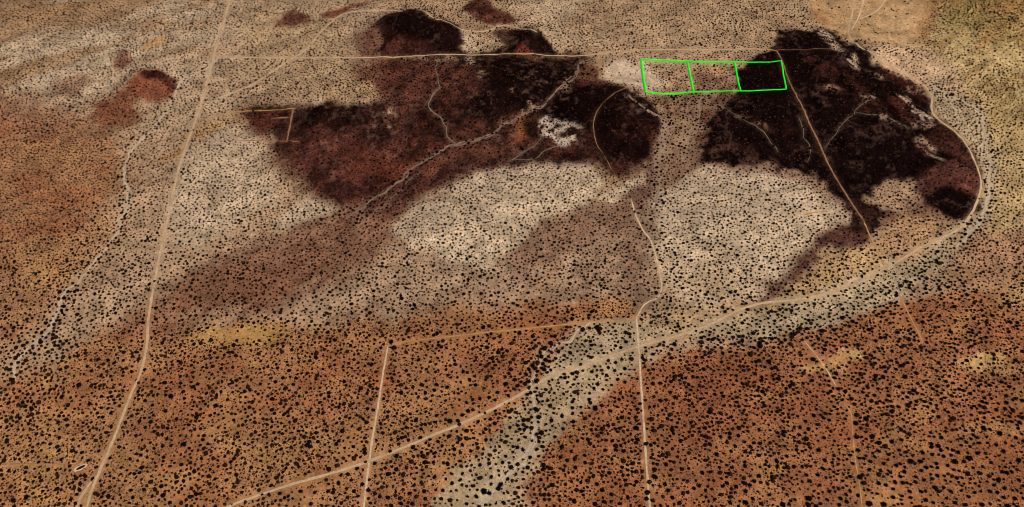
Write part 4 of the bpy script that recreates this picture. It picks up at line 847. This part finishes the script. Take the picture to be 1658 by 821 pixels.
for zn, ks in zs.items():
    ks = sorted(ks, key=lambda k: -size[k]); special = {}
    special[ks[0]] = "largest dark shrub " + zn
    def mark(k, txt):
        if k not in special: special[k] = txt + " " + zn
    mark(min(ks, key=lambda k: v_[k]), "uppermost big dark shrub"); mark(max(ks, key=lambda k: v_[k]), "lowest big dark shrub")
    mark(min(ks, key=lambda k: u_[k]), "leftmost big dark shrub"); mark(max(ks, key=lambda k: u_[k]), "rightmost big dark shrub")
    vs = np.quantile(v_[ks], [1 / 3, 2 / 3]); us = np.quantile(u_[ks], [1 / 3, 2 / 3]); tally = {}
    for k in ks:
        if abs(u_[k] - 633.7) < 2 and abs(v_[k] - 554) < 3: lab = "big black shrub at the upper end of the short pale track"
        elif k in special: lab = special[k]
        else:
            row = ("upper", "middle", "lower")[int(np.searchsorted(vs, v_[k]))]; side = ("left", "centre", "right")[int(np.searchsorted(us, u_[k]))]
            c = tally[(row, side)] = tally.get((row, side), 0) + 1
            rank = (("", "second ", "third ", "fourth ", "fifth ", "sixth ", "seventh ", "eighth ", "ninth ", "tenth ", "eleventh ", "twelfth ")[c - 1] + "biggest") if c <= 12 else "smaller"
            lab = f"{rank} dark shrub {row} {side}, {zn}"
        o = obj("dark_shrub", BIGM[k % len(BIGM)], label=lab, category="shrub", group="dark shrubs on the lower desert plain")
        o.location = (kx[k], ky[k], float(height(kx[k], ky[k])) - .06)
        e = .85 + .3 * rng.random()
        o.scale = (kr[k] * e, kr[k] / e, kr[k] * (.8 + .25 * rng.random())); o.rotation_euler = (0, 0, rng.random() * 6.283)

ax = np.concatenate([x1, kx[rest]]); ay = np.concatenate([y1, ky[rest]]); ar = np.concatenate([r1, kr[rest]])
near = ay < 520
for nm, sel, tpl, lab in (("foreground_shrubs", near, MID, "thousands of small dark shrubs dotted over the lower plain"), ("distant_shrubs", ~near, SMALL, "thousands of tiny dark shrubs dotted over the upper plain and hills")):
    q = ar[sel]
    obj(nm, scatter_mesh(nm, tpl, ax[sel], ay[sel], q * 1.02, q * (.8 + .3 * rng.random(len(q))), rng.random(len(q)) ** 1.5, MAT_SHRUB, rng), kind="stuff", label=lab, category="shrubs")

SD = (.26 + .85 * ORNG) * (1 - .9 * CLEAR) * (BARE < .3) * sstep(.2, .55, fbm(GX / 45, GY / 45, 15, 3)) * (1 - .6 * ROCK)
x2, y2 = darts(330000, rng, 1.6, lambda x, y: .9 * gsample(SD, x, y))
r2 = np.clip(rng.lognormal(math.log(.72), .28, len(x2)), .35, 1.2)
obj("dry_scrub", scatter_mesh("dry_scrub", SCRUB, x2, y2, r2, r2 * .9, rng.random(len(x2)), MAT_SCRUB, rng),
    kind="stuff", label="low reddish dry scrub speckling the orange soil", category="scrub")
print("shrubs", len(ax), "scrub", len(x2))

# ------------------------------------------------------------------ green parcel outline, a strip laid on the ground
mg, tg, bg = new_mat("green_line"); bg.inputs["Base Color"].default_value = (.012, .86, .02, 1)
def strip(name, a, b, wd, parent, lift):
    pa, pb = survey_pts([a, b]); n = max(4, int(np.linalg.norm(pb - pa) / 2))
    t = np.linspace(0, 1, n)[:, None]; L = pa * (1 - t) + pb * t
    d = (pb - pa) / np.linalg.norm(pb - pa); nr = np.array([-d[1], d[0]])
    Vt = []
    for o in (-1, 1):
        p = L + nr * o * wd * .5; Vt.append(np.column_stack([p, height(p[:, 0], p[:, 1]) + lift + .1]))
    for o in (-1, 1):
        p = L + nr * o * wd * .5; Vt.append(np.column_stack([p, height(p[:, 0], p[:, 1]) + lift - .25]))
    Vt = np.stack(Vt, 1).reshape(-1, 3); Ff = []
    for i in range(n - 1):
        q, r = i * 4, i * 4 + 4
        Ff += [(q, r, r + 1, q + 1), (q, q + 2, r + 2, r), (q + 1, r + 1, r + 3, q + 3)]
    return obj(name, mesh_np(name, Vt, Ff, mg), parent)
root = obj("parcel_outline", None, label="bright green outline of three adjoining square land parcels on the ground", category="outline")
for i in range(3):
    strip("boundary_line", TOP[i], TOP[i + 1], (2.5, 2.5, 1.9)[i], root, .45)
    strip("boundary_line", BOT[i], BOT[i + 1], (2.3, 1.8, 1.6)[i], root, .45)
for i in range(4): strip("boundary_line", TOP[i], BOT[i], (2.5, 2.1, 1.9, 1.6)[i], root, .47)

# ------------------------------------------------------------------ small pit with pale spoil beside the western road
px, py = float(PITX), float(PITY); pz = float(height(px, py))
pit = obj("spoil_pit", None, label="small dark pit ringed with pale spoil beside the western road", category="pit"); pit.location = (px, py, pz)
pit.rotation_euler = (0, 0, math.radians(30))
mp, tp, bpn = new_mat("pale_spoil"); bpn.inputs["Base Color"].default_value = (*lin((196, 168, 140)), 1)
mk, tk, bk = new_mat("pit_shade"); bk.inputs["Base Color"].default_value = (.012, .010, .010, 1)  # near-black colour stands in for the shade down in the pit
rg = np.random.default_rng(5); N = 40; Vv = []
for i in range(N):
    a = i * 6.283 / N; q = 1 + .34 * (rg.random() - .5)
    for rr, h in ((.80, .0), (.92, .55), (1.04, .7), (1.25, .0)): Vv.append((math.cos(a) * 4.6 * rr * q, math.sin(a) * 1.7 * (rr * 1.25 - .25) * q, h * (.6 + .6 * rg.random())))
Ff = [(i * 4 + j, ((i + 1) % N) * 4 + j, ((i + 1) % N) * 4 + j + 1, i * 4 + j + 1) for i in range(N) for j in range(3)]
obj("spoil_rim", mesh_np("spoil_rim", Vv, Ff, mp, True), pit)
Vv = [(0, 0, .3)]
for rr, h in ((.4, .28), (.72, .2), (.93, .1)):
    for i in range(24):
        a = i * 6.283 / 24; Vv.append((math.cos(a) * 4.2 * rr, math.sin(a) * 1.35 * rr, h + .18 * rg.random()))
Ff = [(0, 1 + i, 1 + (i + 1) % 24) for i in range(24)]
for k in range(2):
    for i in range(24):
        a, b = 1 + k * 24 + i, 1 + k * 24 + (i + 1) % 24; Ff += [(a, a + 24, b + 24), (a, b + 24, b)]
obj("pit_shade_fill", mesh_np("pit_shade_fill", Vv, Ff, mk), pit)  # low dark mound painted as the pit's shaded depth, no hole dug
